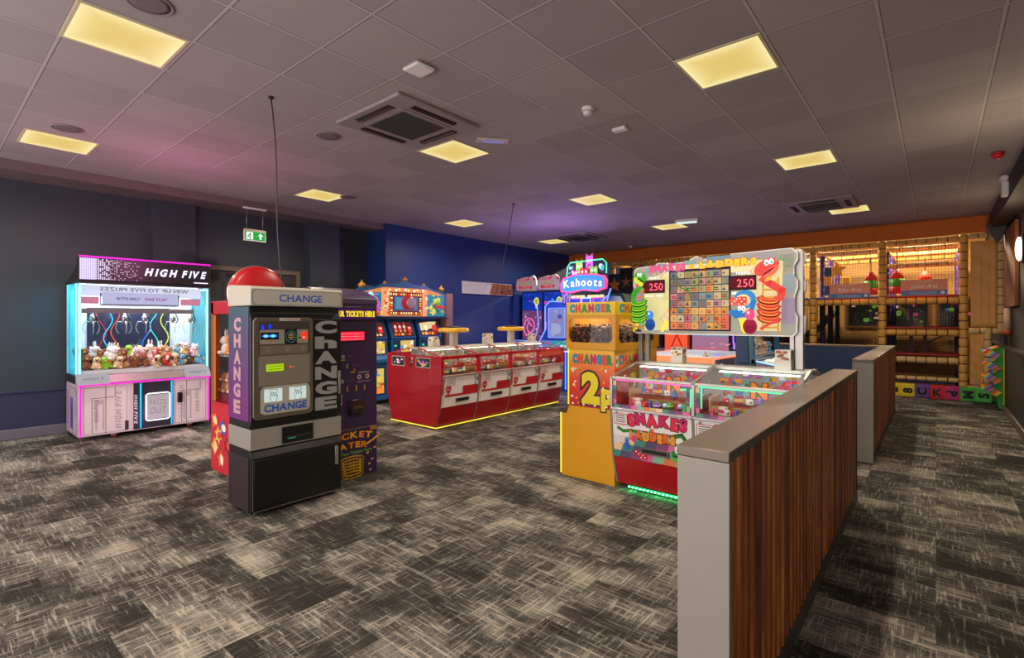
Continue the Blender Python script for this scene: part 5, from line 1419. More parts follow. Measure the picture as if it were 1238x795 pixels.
MB().box(W+.0, W+.18, -.02, .3, 0, 2.02, mat('#8c6a5c', .5)).build('end_tower', t)

# white notice board high on the blue wall
t = thing('wall_board', 'long white and brown board mounted on the blue wall above the red pusher', 'board', (-8.199, 8.0, 2.09), R(90))
m = MB(); m.box(0, 1.75, -.03, 0, 0, .28, mat('#c9c6c0', .4), .003); m.build('panel', t)
c = front(0, -.0306, 0)
c.poly([(.9, .01), (1.3, .01), (1.3, .27), (1.0, .27)], '#8a5030'); c.poly([(1.3, .01), (1.74, .01), (1.74, .27), (1.3, .27)], '#6a3a28'); c.line([(.75, .12), (.78, .24), (.95, .26), (.95, .2)], .02, '#a09c94')
fruit(c, 1.2, .04, 1.7, .24, 12, ['#9a6a48', '#c8a080', '#4a3020'], .1)
c.build('board_print', t)

# ROCKIN machine in the corner, faces -Y
t = thing('arcade_machine', 'two arcade games with white cut out headers and pink swirl neon in the blue corner', 'arcade machine', (-8.1, 9.8, 0))
m = MB(); m.box(0, 1.35, .0, .7, 0, 1.0, mat('#1c1430', .4), .01); m.box(0, 1.35, .25, .7, 1.0, 2.2, mat('#14163a', .4)); m.build('cabinet', t)
NP = em('#e060a8', 1.3); NB = em('#6a90f0', 1.4); NV = em('#9a6aff', 2.0)
for k in range(2):
    x0 = .02+.68*k
    pts = [(x0, 2.22), (x0+.6, 2.2), (x0+.64, 2.3), (x0+.62, 2.42), (x0+.6, 2.5), (x0+.52, 2.58), (x0+.4, 2.54), (x0+.3, 2.55), (x0+.02, 2.5), (x0-.01, 2.35)]
    m = MB(); m.prism(pts, -.0, .06, mat('#e2dccb', .4), 'y', .003); h_ = m.build('header_board', t)
    c = front(x0, -.0006, 2.2); rr = em('#d8242c', .7)
    c.text('ROCKIN', .2, .25, .06, rr, w=.32, bold=.05, out='#f4f0f0'); c.text('PAC-MAN', .27, .16, .06, em('#e8c020', .6), w=.34, bold=.06, out='#2a4ab8', ow=.05); c.text('SMASH', .25, .06, .065, rr, w=.28, bold=.06, out='#f4f0f0')
    for (hx, hy) in ((.46, .08), (.12, .08)): c.ell(hx-.02, hy+.02, .025, .025, rr); c.ell(hx+.02, hy+.02, .025, .025, rr); c.poly([(hx-.044, hy+.012), (hx+.044, hy+.012), (hx, hy-.045)], rr)
    c.ell(.58, .28, .035, .035, rr); c.ell(.38, .3, .03, .03, rr)
    c.build('header_print', h_)
    c = front(x0, .2494, 1.0)
    c.rect(.0, .72, .62, 1.17, em('#1438a8', .8)); fruit(c, .0, .75, .6, 1.15, 12, ['#2a60e0', '#0c1c60', '#e83a98', '#40a0ff'], .9); c.ell(.45, .95, .08, .1, em('#d8e070', 1)); c.ell(.45, .95, .05, .07, em('#a8a040', .9)); c.rect(.42, .78, .48, .86, em('#e8d8c8', .8))
    c.rect(.0, .0, .62, .72, em('#7a4a78', .6)); fruit(c, .0, .02, .62, .7, 34, ['#b880b0', '#4a2850', '#d8a0c8', '#2a1838', '#906898'], .7)
    c.build('panel_print', t)
    m = MB(); sp_ = []
    for q in range(26):
        a = q*.42; r_ = .05+.0085*q; sp_.append((x0+.26+r_*math.cos(a)*.8, .22, 1.32+r_*math.sin(a)))
    m.tube(sp_, .014, NP, 6); m.build('swirl_neon', t)
    MB().tube([(x0+.5, .2, 1.85), (x0+.52, .2, 1.6), (x0+.57, .18, 1.4), (x0+.52, .15, 1.15), (x0+.5, .1, 1.02)], .014, NB, 6).build('blue_neon', t)
MB().tube([(.0, -.012, .1), (.0, -.012, .98), (.67, -.012, .98)], .012, NB, 6).build('blue_neon', t)

# KAHOOTS
t = thing('arcade_machine', 'blue neon outlined arcade machine with a Kahoots sign on top', 'arcade machine', (-6.6, 8.75, 0))
kb = mat('#1446a0', .35, coat=.3)
m = MB()
m.prism([(0.05, 0), (0.05, .85), (.0, .95), (.0, 1.0), (.22, 1.3), (.22, 1.78), (.3, 1.86), (.66, 1.86), (.7, 1.98), (1.6, 1.98), (1.7, 1.8), (1.7, 0)], .0, .7, kb, 'y', .004)
m.build('cabinet', t)
m = MB(); m.prism([(-.34, .84), (-.30, .90), (.0, 1.06), (.0, .84)], .1, 1.65, mat('#28508c', .35), 'x', .006); cs_ = m.build('console', t)
c = Canvas((.12, -.30, .9006), (1, 0, 0), (0, .3, .16))
c.rect(.0, .02, .3, .32, '#6a8cb0'); c.ell(.1, .2, .06, .05, '#2a5a98'); c.ell(.12, .08, .04, .03, '#f0f4ff')
c.rect(.32, .02, 1.5, .32, em('#20a098', .7)); fruit(c, .32, .03, 1.5, .32, 40, ['#e84a4a', '#f0b830', '#38b848', '#e878b8', '#20c0b8', '#f0e060', '#3888d8'], .8); c.text('KAHOOTS', .9, .07, .07, em('#d8f4f0', 1), w=.6, bold=.06, shear=.2)
c.build('playfield_print', cs_)
c = front(0, -.0006, 0)
c.rect(.28, 1.12, .7, 1.74, em('#8894c8', .6)); fruit(c, .3, 1.13, .66, 1.72, 10, ['#b0b8d8', '#505a90', '#d8607a', '#a8b0d8'], .6, 1.8)
c.ell(.47, 1.3, .13, .12, em('#98a4c8', .8)); c.rect(.78, 1.1, 1.6, 1.66, em('#203a90', .5)); fruit(c, .8, 1.12, 1.6, 1.64, 20, ['#e84a4a', '#f0b830', '#38b848', '#e878b8'], .8)
for q, w_ in enumerate((.24, .2, .24)): c.loop(.84+q*.27, 1.82, .84+q*.27+w_, 1.93, .02, em(['#ff70c0', '#c0d0ff', '#ff50a0'][q], 1.3))
c.rect(.1, .1, .4, .75, em('#3a3458', .4)); c.ell(.25, .42, .07, .3, em('#88a860', .6)); c.build('panel_print', t)
LB = em('#6c8cff', 1.7)
m = MB(); m.tube([(.02, -.02, .98), (.2, -.02, 1.28), (.2, -.02, 1.78), (.3, -.02, 1.88), (.62, -.02, 1.88)], .014, LB, 6); m.build('led_outline', t)
m = MB(); m.tube([(.28, -.01, 1.12), (.7, -.01, 1.12), (.7, -.01, 1.74), (.28, -.01, 1.74), (.28, -.01, 1.12)], .01, LB, 6); m.build('screen_led', t)
for x in (.5, .72, .99, 1.64): MB().tube([(x, -.35, .05) if x in (.5,) else (x, -.02, .05), (x, -.02, .83)], .012, LB, 6).build('leg_led', t) if x != .5 else None
MB().tube([(.06, -.015, .06), (.06, -.015, .84)], .012, LB, 6).build('leg_led', t)
MB().tube([(.1, -.35, .86), (1.65, -.35, .86)], .01, em('#e0a0ff', 2), 6).build('console_led', t)
for q in range(4): m = MB().box(.44+q*.06, .47+q*.06, -.05, -.01, 1.9, 2.1, mat('#b8a8d0', .3, .6)); o = m.build('top_rod', t); o.rotation_euler = (0, R(6), 0)
for (a, b_) in (((.66, 1.92), (.84, 2.12)), ((1.7, 1.86), (1.78, 2.1)), ((1.58, 1.86), (1.74, 1.98))): MB().tube([(a[0], -.04, a[1]), (b_[0], -.04, b_[1])], .014, LB, 6).build('arm_led', t)
m = MB(); pl = [(.68, 2.0), (.9, 1.97), (1.2, 2.02), (1.5, 1.98), (1.72, 2.04), (1.74, 2.2), (1.68, 2.3), (1.5, 2.34), (1.2, 2.36), (.95, 2.34), (.72, 2.28), (.66, 2.14)]
m.prism([(a, b_+.06) for a, b_ in pl], -.14, -.06, em('#f0508c', 1.0), 'y', .004); sg = m.build('sign', t)
c = front(0, -.1406, .06)
cx_, cz_ = 1.2, 2.17; c.poly([(cx_+(a-cx_)*.93, cz_+(b_-cz_)*.84) for a, b_ in pl], em('#3c9cf0', .8))
c.text('Kahoots', 1.2, 2.08, .16, em('#f4f8ff', 1.2), w=.88, bold=.025, gap=.13, out=em('#1c4ab0', .4), ow=.03, arch=.03)
c.build('sign_lettering', sg)
m = MB(); m.prism([(.78, 2.38), (.8, 2.6), (.86, 2.66), (1.62, 2.68), (1.7, 2.6), (1.7, 2.38)], -.05, .0, mat('#141c2c', .4), 'y'); tp = m.build('topper_board', t)
MB().tube([(.78, -.06, 2.38), (.8, -.06, 2.58), (.87, -.06, 2.66), (1.62, -.06, 2.68), (1.7, -.06, 2.6), (1.7, -.06, 2.4)], .013, em('#58e8a8', 1.6), 6).build('topper_neon', t)
c = front(0, -.0606, 0)
for (x, y, w_, h_, cl, ey) in ((1.08, 2.55, .16, .24, '#a8e060', 1), (1.32, 2.64, .17, .26, '#e068d8', 1), (1.2, 2.44, .2, .16, '#d83a48', 0), (1.42, 2.46, .18, .16, '#78d048', 1), (.98, 2.42, .14, .12, '#e878c8', 1)):
    c.rrect(x-w_/2, y-h_/2, x+w_/2, y+h_/2, .03, em(cl, 1.0)); 
    for s_ in (-1, 1):
        c.ell(x+s_*w_*.22, y+h_*.1, .022, .028, em('#f8fff8', 1.2)); c.ell(x+s_*w_*.22, y+h_*.08, .009, .013, BLACK)
        c.poly([(x+s_*w_*.45, y+h_*.45), (x+s_*w_*.2, y+h_*.5), (x+s_*w_*.42, y+h_*.72)], em(cl, .8))
    c.rect(x-w_*.2, y-h_*.25, x+w_*.2, y-h_*.18, BLACK)
c.build('topper_print', tp)
c = front(0, -.0606, 0)
fruit(c, .82, 2.42, .95, 2.6, 6, ['#40d0c0', '#a0a0a0', '#e0f0ff']); fruit(c, 1.52, 2.45, 1.66, 2.6, 7, ['#40d0c0', '#a0e040', '#e0f0ff']); c.build('topper_dots', tp)
c = front(0, -.0015, 0)
for x0 in (.8, 1.24): 
    c.rrect(x0, 1.935-.0, x0+.38, 1.99, .02, em('#f0e070', 1.1)); fruit(c, x0+.02, 1.935, x0+.36, 1.985, 8, ['#e84a8a', '#40c0f0', '#ffffff', '#a0e040'], 1.1, .5)
c.build('award_print', t)

# air hockey
t = thing('air_hockey_table', 'air hockey table with a wide glowing orange side', 'air hockey table', (-3.95, 7.9, 0))
OG = em('#ff8a58', 1.15); W, L = 1.33, 2.1; t.scale = (1, 1, 1.09)
m = MB(); m.box(.02, W-.02, .02, L-.02, .55, .82, mat('#c8c0c8', .3), .02); m.build('table_body', t)
MB().box(.0, W+.0, -.02, .015, .68, .835, OG, .012).build('glowing_side', t)
MB().box(-.02, .018, .02, L, .68, .835, OG, .012).build('glowing_side', t)
m = MB(); m.tube([(W+.0, .03, .70), (W+.0, .06, .58), (W+.0, L-.06, .58), (W, L-.03, .80), (W, .06, .82), (W, .03, .70)], .016, em('#ff7a60', 1.8), 8); m.build('side_neon', t)
MB().box(W-.018, W+.004, .08, L-.08, .60, .80, mat('#b8b4c0', .3)).build('end_board', t)
m = MB(); m.box(.05, W-.05, .05, L-.05, .821, .83, em('#dce4f0', .45)); m.build('play_surface', t)
m = MB()
for (a, b_, c_, d_) in ((.0, .06, .0, L), (W-.06, W, 0, L), (.06, W-.06, .0, .06), (.06, W-.06, L-.06, L)): m.box(a, b_, c_, d_, .836, .90, GLASS)
m.build('clear_rail', t)
MB().box(.3, 1.0, .3, L-.3, 0, .549, mat('#a01c20', .4)).build('pedestal', t)
c = rightside(1.0008, .3, 0)
for q in range(7): c.poly([(.1+q*.18, .3), (.2+q*.18, .3), (.26+q*.18, .52), (.16+q*.18, .52)], em('#f0d0c8', .6))
c.build('pedestal_print', t)
MB().lathe([(.05, 0), (.052, .012), (.03, .02), (.018, .05), (.02, .07), (.0001, .078)], (1.15, .35, .8305), mat('#c8b898', .3), 18).build('striker', None, 'pale round striker on the glowing air hockey table', 'air hockey striker') if False else None
o = MB().lathe([(.05, 0), (.052, .012), (.03, .02), (.018, .05), (.02, .07), (.004, .078)], (0, 0, 0), mat('#c8b898', .3), 18).build('striker', None, 'pale round striker on the orange air hockey table', 'striker', None, None, (-2.85, 8.25, .906))
o = MB().lathe([(.04, 0), (.04, .008), (.03, .01)], (0, 0, 0), em('#5a6cff', 2), 18).build('puck', None, 'glowing blue puck on the orange air hockey table', 'puck', None, None, (-2.8, 8.7, .906))

def cabinet(label, x0, x1, y, h, cl, fn, depth=.7):
    t = thing('arcade_cabinet', label, 'arcade machine', (x0, y, 0))
    m = MB(); m.box(0, x1-x0, 0, depth, 0, h, mat(cl, .4), .01); m.build('cabinet', t)
    c = front(0, -.0006, 0); fn(c, x1-x0, h); c.build('panel_print', t)
    return t
def f_orange(c, w, h):
    c.rect(.02, .05, w-.02, h-.03, em('#f05a38', .9)); r_ = em('#b81c1c', .8)
    c.line([(.1, h*.45), (w-.1, h-.15)], .03, r_); c.line([(w-.1, h*.45), (.1, h-.15)], .03, r_); c.line([(w*.3, .9), (w*.6, .6)], .02, r_)
    c.rect(w-.05, .05, w-.02, h-.03, em('#a02828', .8))
cabinet('bright orange arcade cabinet with a dark red cross, beyond the air hockey table', Xat(803, 10.3), Xat(834, 10.3), 10.3, 1.75, '#a82c1c', f_orange)
def f_sun(c, w, h):
    for q in range(14):
        a = q/13; cl = [('#8a3a58'), ('#b04a60'), ('#c06a80'), ('#a87898'), ('#7890b8'), ('#5a90c0'), ('#4a88c0')][min(6, int(a*7))]
        c.rect(.0, .3+a*(h-.35), w, .3+(a+1/13)*(h-.35) if q < 13 else h, em(cl, .75))
    for q in range(6): x = w*.45+random.uniform(0, w*.5); y = random.uniform(.9, 1.3); c.line([(x, y), (x+.04, y-.02), (x+.08, y+.01)], .012, em('#f0a8a0', .9))
cabinet('tall arcade cabinet side printed with a blue and pink sunset sky', Xat(837, 10.3), Xat(881, 10.3), 10.3, 1.75, '#3a5a88', f_sun)
def f_neon(cols):
    def f(c, w, h):
        c.rect(.0, .05, w, h, em('#1c1430', .6))
        for q in range(30):
            x = random.uniform(.02, w-.06); y = random.uniform(.5, h-.2); c.rect(x, y, x+random.uniform(.015, .04), y+random.uniform(.08, .3), em(random.choice(cols), 1.2))
    return f
cabinet('arcade machine with purple and white strip lights between sunset panel and glass grabber', Xat(883, 10.3), Xat(903, 10.3), 10.3, 1.8, '#241c3c', f_neon(['#b070ff', '#e8e0ff', '#60e0c0', '#7048d0']))
cabinet('arcade machine with green and pink strip lights beside the orange cabinet', Xat(775, 10.3), Xat(800, 10.3), 10.3, 1.8, '#301c30', f_neon(['#40ff90', '#ff70b0', '#ffe0e8', '#ff5040']))

# blue glass grabber with round buttons, faces +X
t = thing('prize_machine', 'blue framed glass prize machine with white round buttons by the navy partition', 'arcade machine', (-1.98, 7.75, 0), R(90))
L = 1.55; tb = mat('#1c6484', .35, coat=.3)
m = MB(); m.box(0, L, 0, .26, 0, .86, mat('#39506e', .4), .01); m.build('base', t)
m = MB(); m.prism([(-.24, .74), (-.24, .86), (-.02, .90), (0, .74)], .0, L-.1, mat('#9a96a4', .3, .4), 'x', .006); dk_ = m.build('button_deck', t)
MB().tube([(.0, -.245, .865), (L-.1, -.245, .865)], .01, em('#7ab0ff', 2.4), 6).build('deck_led', t)
MB().tube([(-.005, -.24, .865), (-.005, -.02, .905)], .01, em('#7ab0ff', 2.4), 6).build('deck_led', t)
for x in (.3, .75, 1.15):
    MB().lathe([(.07, 0), (.07, .02), (.05, .035), (.01, .04)], (x, -.13, .884), em('#f4efe0', .9), 20).build('round_button', dk_)
for x in (0, L-.06):
    m = MB(); m.prism([(.0, .86), (.07, .86), (.13, 1.8), (.06, 1.8)], x, x+.06, tb, 'x', .004); m.build('frame_post', t)
m = MB(); m.box(0, L, -.005, .05, .861, .93, tb, .004); m.build('frame_sill', t)
m = MB(); m.box(0, L, .02, .26, 1.8, 2.0, tb, .01); m.build('header', t)
m = MB(); m.prism([(.26, .87), (.26, 1.79), (.25, 1.79), (.25, .87)], .0, L, mat('#4a5a78', .5), 'x'); m.build('back_wall', t)
m = MB(); m.prism([(.03, .94), (.08, 1.79), (.085, 1.79), (.035, .94)], .06, L-.06, GLASS, 'x'); m.build('front_glass', t)
m = MB(); m.prism([(.08, .87), (.14, 1.79), (.25, 1.79), (.25, .87)], .001, .012, mat('#35507c', .4), 'x'); m.build('side_wall', t)
MB().box(.1, L-.1, .12, .22, 1.77, 1.79, em('#e8f4ff', 4)).build('light_tube', t)
MB().box(.06, L-.06, .06, .245, .935, .95, mat('#c8ccd8', .4)).build('prize_floor', t)
for q in range(16):
    k = q % 10; o = protos[k].copy(); COL.objects.link(o); nm = PL[k][3]
    o['label'] = f'{nm} soft toy inside the blue framed glass prize machine, {"upper" if q > 9 else "lower"} heap, {["near end", "middle", "far end"][q % 3]}'; o['group'] = 'soft toys in the blue prize machine'
    xx = .16+(q % 10)*.13; p = Matrix.Rotation(R(90), 3, 'Z') @ Vector((xx, .12+.06*(q % 2), 0))
    o.location = (-1.98+p.x, 7.75+p.y, .952 if q < 10 else 1.1); o.scale = (1.35,)*3; o.rotation_euler = (0, 0, R(90)+random.uniform(-.8, .8))

# ================================================================== SOFT PLAY FRAME
t = thing('soft_play_frame', 'big padded soft play climbing frame with netting at the back of the hall', 'play frame', (0, 12.9, 0))
TAN = mat('#e0a850', .6, grain=.1); CRM = mat('#dcb87c', .6, grain=.1); PUR = mat('#3c2468', .6, grain=.08); REDP = mat('#a01c20', .5); NET = net_mat('black_netting', (.012, .012, .012, 1), .05, .085)
NETY = net_mat('tan_netting', (.35, .22, .07, 1), .05, .2); GRO = mat('#2a1c10', .8)
def pad(a, b, r, mm, name, seg=.16):
    a, b = Vector(a), Vector(b); L_ = (b-a).length; n_ = max(1, round(L_/seg)); pts = []; rs = []
    for i in range(n_):
        for f, s_ in ((0.0, .78), (.12, 1), (.88, 1)):
            pts.append(a+(b-a)*((i+f)/n_)); rs.append(r*s_)
    pts.append(b); rs.append(r*.82)
    m = MB().tube(pts, r, mm, 10, True, rs); dirn = (b-a).normalized()
    for i in range(1, n_):
        p = a+(b-a)*(i/n_); m.tube([p-dirn*.007, p+dirn*.007], r*.93, GRO, 10, True)
    return m.build(name, t)
XS = [.40, -.85, -2.09, -3.33, -4.57, -5.81, -7.05]
ZT = 3.05; ZD = 1.87
for x in XS:
    pad((x, 0, .0), (x, 0, ZT+.06), .07, TAN, 'padded_post')
    for k, y in enumerate((1.2, 2.4, 3.6)):
        pad((x, y, 0), (x, y, ZT), .055, PUR, 'purple_post')
    pad((x, .07, ZT), (x, 3.6, ZT), .045, TAN, 'top_beam', .25)
pad((.93, 0, 1.28), (.93, 0, ZT+.02), .065, CRM, 'padded_post')
pad((.74, 0, .0), (.74, 0, 1.28), .06, CRM, 'padded_post')
for a, b_ in zip(XS, XS[1:]):
    pad((b_+.07, 0, ZT), (a-.07, 0, ZT), .055, TAN, 'top_beam')
    pad((b_+.07, 0, ZD), (a-.07, 0, ZD), .07, TAN, 'deck_edge')
    for y in (1.2, 2.4, 3.6):
        pad((b_, y, ZT), (a, y, ZT), .05, TAN, 'top_beam', .25)
    pad((b_, .6, ZT-.06), (a, .6, ZT-.06), .04, CRM, 'top_beam', .25)
pad((.47, 0, ZT+.02), (.88, 0, ZT+.02), .05, CRM, 'top_beam'); pad((.47, 0, 1.28), (.95, 0, 1.28), .055, CRM, 'panel_rail'); pad((.45, 0, .2), (.8, 0, .2), .055, CRM, 'panel_rail')
pad((-.78, 0, 1.24), (.33, 0, 1.24), .065, TAN, 'step_edge'); pad((-.78, 0, .70), (.33, 0, .70), .065, CRM, 'step_edge'); pad((-.78, .0, .33), (.33, .0, .33), .045, CRM, 'step_edge')
pad((-.78, .4, 2.62), (.33, .4, 2.62), .05, CRM, 'cross_beam')
for z in (1.315, .79): MB().box(-.78, .33, -.03, 1.15, z, z+.04, REDP, .01).build('red_step_mat', t)
MB().box(-7.05, -.92, -.02, 3.6, ZD+.07, ZD+.11, mat('#5a4aa8', .5), .01).build('purple_deck_mat', t)
MB().box(-.78, .33, -.02, 3.6, ZD+.07, ZD+.11, REDP, .01).build('red_deck_mat', t)
# padded vinyl panels at the end
VN = mat('#e0a458', .5, grain=.06)
def vinyl(x0, x1, z0, z1, name='vinyl_panel'):
    m = MB(); n_ = 10; g = [[m.bm.verts.new((x0+(x1-x0)*i/n_, -.01-.012*math.sin(j*1.1+i*.5)-.008*math.sin(i*2.3), z0+(z1-z0)*j/24)) for j in range(25)] for i in range(n_+1)]
    for i in range(n_):
        for j in range(24): f = m.bm.faces.new((g[i][j], g[i+1][j], g[i+1][j+1], g[i][j+1])); f.smooth = True; f.material_index = m.mi(VN)
    o = m.build(name, t); s_ = o.modifiers.new('thick', 'SOLIDIFY'); s_.thickness = .02
    mm = MB()
    for j in range(int((z1-z0)/.16)):
        for x in (x0+.03, x1-.03): mm.ell((x, -.036, z0+.08+j*.16), .008, CHROME, 6)
    mm.build('eyelet_studs', o)
    return o
vinyl(.50, .87, 1.36, 2.97); vinyl(.49, .69, .26, 1.2)
# netting
def net(pts, name='netting', mm=NET):
    m = MB(); m.face(pts, mm); return m.build(name, t)
for a, b_ in zip(XS, XS[1:]):
    net([(b_, .03, ZD+.1), (a, .03, ZD+.1), (a, .03, ZT), (b_, .03, ZT)])
    net([(b_, .03, .1), (a, .03, .1), (a, .03, ZD), (b_, .03, ZD)])
    net([(b_, 0, ZT), (a, 0, ZT), (a, 3.6, ZT+.001), (b_, 3.6, ZT+.001)])
    net([(b_, 3.6, .1), (a, 3.6, .1), (a, 3.6, ZT), (b_, 3.6, ZT)], 'netting', NETY)
for x in XS: net([(x, .05, .1), (x, 3.6, .1), (x, 3.6, ZT), (x, .05, ZT)])
# low bay contents
m = MB()
for q, cl in enumerate(('#a02820', '#c87838', '#5a6ab0', '#8aa8c8', '#d0a030')):
    m.box(-.7, .3, .3+q*.14, .42+q*.14, .05+q*.05, .14+q*.05, mat(cl, .6), .02)
m.build('striped_soft_ramp', t)
MB().prism([(-.4, .9), (-.34, .9), (.22, 1.22), (.16, 1.22)], .4, .46, mat('#3a1414', .5), 'y').build('diagonal_brace', t)
for x in (-.42, -.2): MB().box(x, x+.06, .3, .36, .83, ZD-.08, mat('#3a1820', .5)).build('inner_post', t)
for q in range(7):
    y = 12.55; px_ = (1079.6, 1097, 1114.5, 1133.6, 1151.6, 1170, 1189)[q]; x = Xat(px_, y-.12)
    cl, ch, rot, nm = [('#e8c81c', '2', 90, 'yellow'), ('#e8d01c', '8', 90, 'bright yellow'), ('#6a4a9a', 'C', 90, 'purple'), ('#d42030', 'K', 0, 'red'), ('#c02a7a', 'P', -90, 'magenta'), ('#48b040', 'M', 90, 'green'), ('#58c850', 'S', 90, 'light green')][q]
    b_ = thing('letter_block', f'{nm} soft block with a black {ch} in the row under the play frame', 'soft block', (x, y, 0), 0, 'row of soft letter blocks')
    m = MB(); m.box(-.118, .118, -.118, .118, .0, .25, mat(cl, .5, grain=.05), .018); m.build('block', b_)
    if rot == 0: c = Canvas((0, -.119, .125), (1, 0, 0), (0, 0, 1))
    elif rot == 90: c = Canvas((0, -.119, .125), (0, 0, 1), (-1, 0, 0))
    else: c = Canvas((0, -.119, .125), (0, 0, -1), (1, 0, 0))
    c.text(ch, 0, -.07, .14, '#15131a', bold=.05); c.build('lettering', b_)
# rainbow zig zag climber
t2 = thing('soft_climber', 'green sawtooth soft board with rainbow striped steps by the dark wall', 'soft play shape', (.84, 11.45, 0))
prof = [(0, .02), (0, 1.03), (-.05, 1.05)]
for k in range(4): prof += [(-.25, .95-.2*k), (-.09, .84-.2*k), ] 
prof += [(-.05, .05)]
m = MB(); m.prism(prof, 0, .5, mat('#1f9a3c', .5), 'y'); m.build('board', t2)
MB().box(-.0, .015, -.01, .5, .02, 1.04, mat('#e0b01c', .5)).build('yellow_edge', t2)
for k in range(4):
    a, b_ = Vector((-.25, .95-.2*k)), Vector((-.09, .84-.2*k)); pv = Vector((-.05, 1.05)) if k == 0 else Vector((-.09, 1.04-.2*k))
    m = MB(); n_ = 7
    for q in range(n_):
        p0, p1 = pv.lerp(a, q/n_), pv.lerp(a, (q+1)/n_); col_ = mat(['#e83a2c', '#f08a28', '#e8d030', '#38a8d0', '#7a4ab0', '#e85a9a', '#30a050'][(q+k) % 7], .5)
        m.prism([(p0.x, p0.y), (p1.x, p1.y), (p1.x-.004, p1.y+.012), (p0.x-.004, p0.y+.012)], -.03, .52, col_, 'y')
        w0 = q/n_; m.face([(a.x+(b_.x-a.x)*w0, -.0305, a.y+(b_.y-a.y)*w0), (a.x+(b_.x-a.x)*(w0+1/n_), -.0305, a.y+(b_.y-a.y)*(w0+1/n_)), (a.x+(b_.x-a.x)*(w0+1/n_)+.07, -.0305, a.y+(b_.y-a.y)*(w0+1/n_)+.07), (a.x+(b_.x-a.x)*w0+.07, -.0305, a.y+(b_.y-a.y)*w0+.07)], col_)
    m.build('rainbow_step', t2)
# hanging signs on the frame
def sign(px0, px1, py0, py1, ttl, label):
    y = 12.78; x0, x1 = Xat(px0, y), Xat(px1, y); z1, z0 = Zat((px0+px1)/2, py0, y), Zat((px0+px1)/2, py1, y)
    s_ = thing('area_sign', label, 'sign', (x0, y, z0), 0, 'area signs on the play frame')
    w_, h_ = x1-x0, z1-z0
    MB().box(0, w_, -.006, .006, 0, h_, mat('#e88c6c', .5), .002).build('board', s_)
    c = front(0, -.0066, 0); c.rect(0.004, 0.004, w_-.004, h_*.33, '#4a70a4'); c.rect(w_*.33, h_*.28, w_*.67, h_*.36, '#b03a50')
    c.text(ttl, w_/2, h_*.46, h_*.28, '#f4e8dc', w=w_*.58, bold=.01, shear=.35); c.text('SOFT PLAY', w_/2, h_*.84, h_*.07, '#f4e8dc', w=w_*.36, bold=.01)
    for q in range(3): c.line([(w_*.2, h_*(.08+.07*q)), (w_*.78, h_*(.08+.07*q))], h_*.02, '#b8c4d8')
    c.ell(w_*.9, h_*.16, h_*.1, h_*.1, '#d8d0d8'); c.build('sign_print', s_)
    for x in (.02, w_-.02): MB().cyl((x, .012, h_*.95), (x, .09, h_*.95+.02), .006, DARK, 6).build('tie', s_)
sign(1003, 1052, 342.6, 360.4, 'Baby Area', 'coral and blue sign reading Baby Area tied to the play frame net')
sign(1089, 1145.7, 337.5, 357, 'Junior Area', 'coral and blue sign reading Junior Area tied to the play frame net')
# punch bags
for px_, y, s_, wh in ((1053, 14.0, 1, 'beside the Baby Area sign'), (1084.5, 13.7, 1, 'beside the Junior Area sign post'), (1118, 14.6, .95, 'partly behind the Junior Area sign')):
    x = Xat(px_, y); b_ = thing('hanging_punch_bag', 'red green red soft hanging bag ' + wh, 'punch bag', (x, y, 2.06), 0, 'soft hanging bags'); b_.scale = (.75,)*3
    m = MB(); m.lathe([(.15, 0), (.17, .02), (.17, .2)], (0, 0, 0), mat('#c83222', .6), 10); m.build('lower_pad', b_)
    MB().lathe([(.17, .201), (.175, .23), (.17, .42)], (0, 0, 0), mat('#3cb030', .6), 10).build('middle_pad', b_)
    MB().lathe([(.17, .421), (.13, .56), (.06, .68), (.02, .70)], (0, 0, 0), mat('#cc3424', .6), 10).build('cone_top', b_)
    MB().cyl((0, 0, .70), (0, 0, 1.25), .012, BLACK, 8).build('strap', b_)
# star and block panels inside
for k, (px_, y, z, w_, cs_, st_) in enumerate(((1001, 13.3, 2.05, .14, ('#24486c', '#e8b020', '#24486c'), False), (1012, 13.8, 2.45, .2, ('#e8b020',), True), (1023, 14.4, 2.1, .16, ('#24486c', '#e8b020'), False))):
    x = Xat(px_, y); b_ = thing('soft_wall_panel', ['navy and yellow block panel hung inside the play frame', 'yellow star hung inside the play frame', 'small navy and yellow panel deeper inside the play frame'][k], 'soft panel', (x, y, z))
    if st_:
        m = MB(); pts = [((.2 if i % 2 == 0 else .09)*math.cos(PI/2+PI*i/5), .2+(.2 if i % 2 == 0 else .09)*math.sin(PI/2+PI*i/5)) for i in range(10)]; m.prism(pts, 0, .05, mat('#e8b020', .5), 'y', .005); m.build('star', b_)
    else:
        for q, cl in enumerate(cs_): MB().box(-w_/2, w_/2, 0, .05, q*.21, q*.21+.205, mat(cl, .5), .01).build('block', b_)
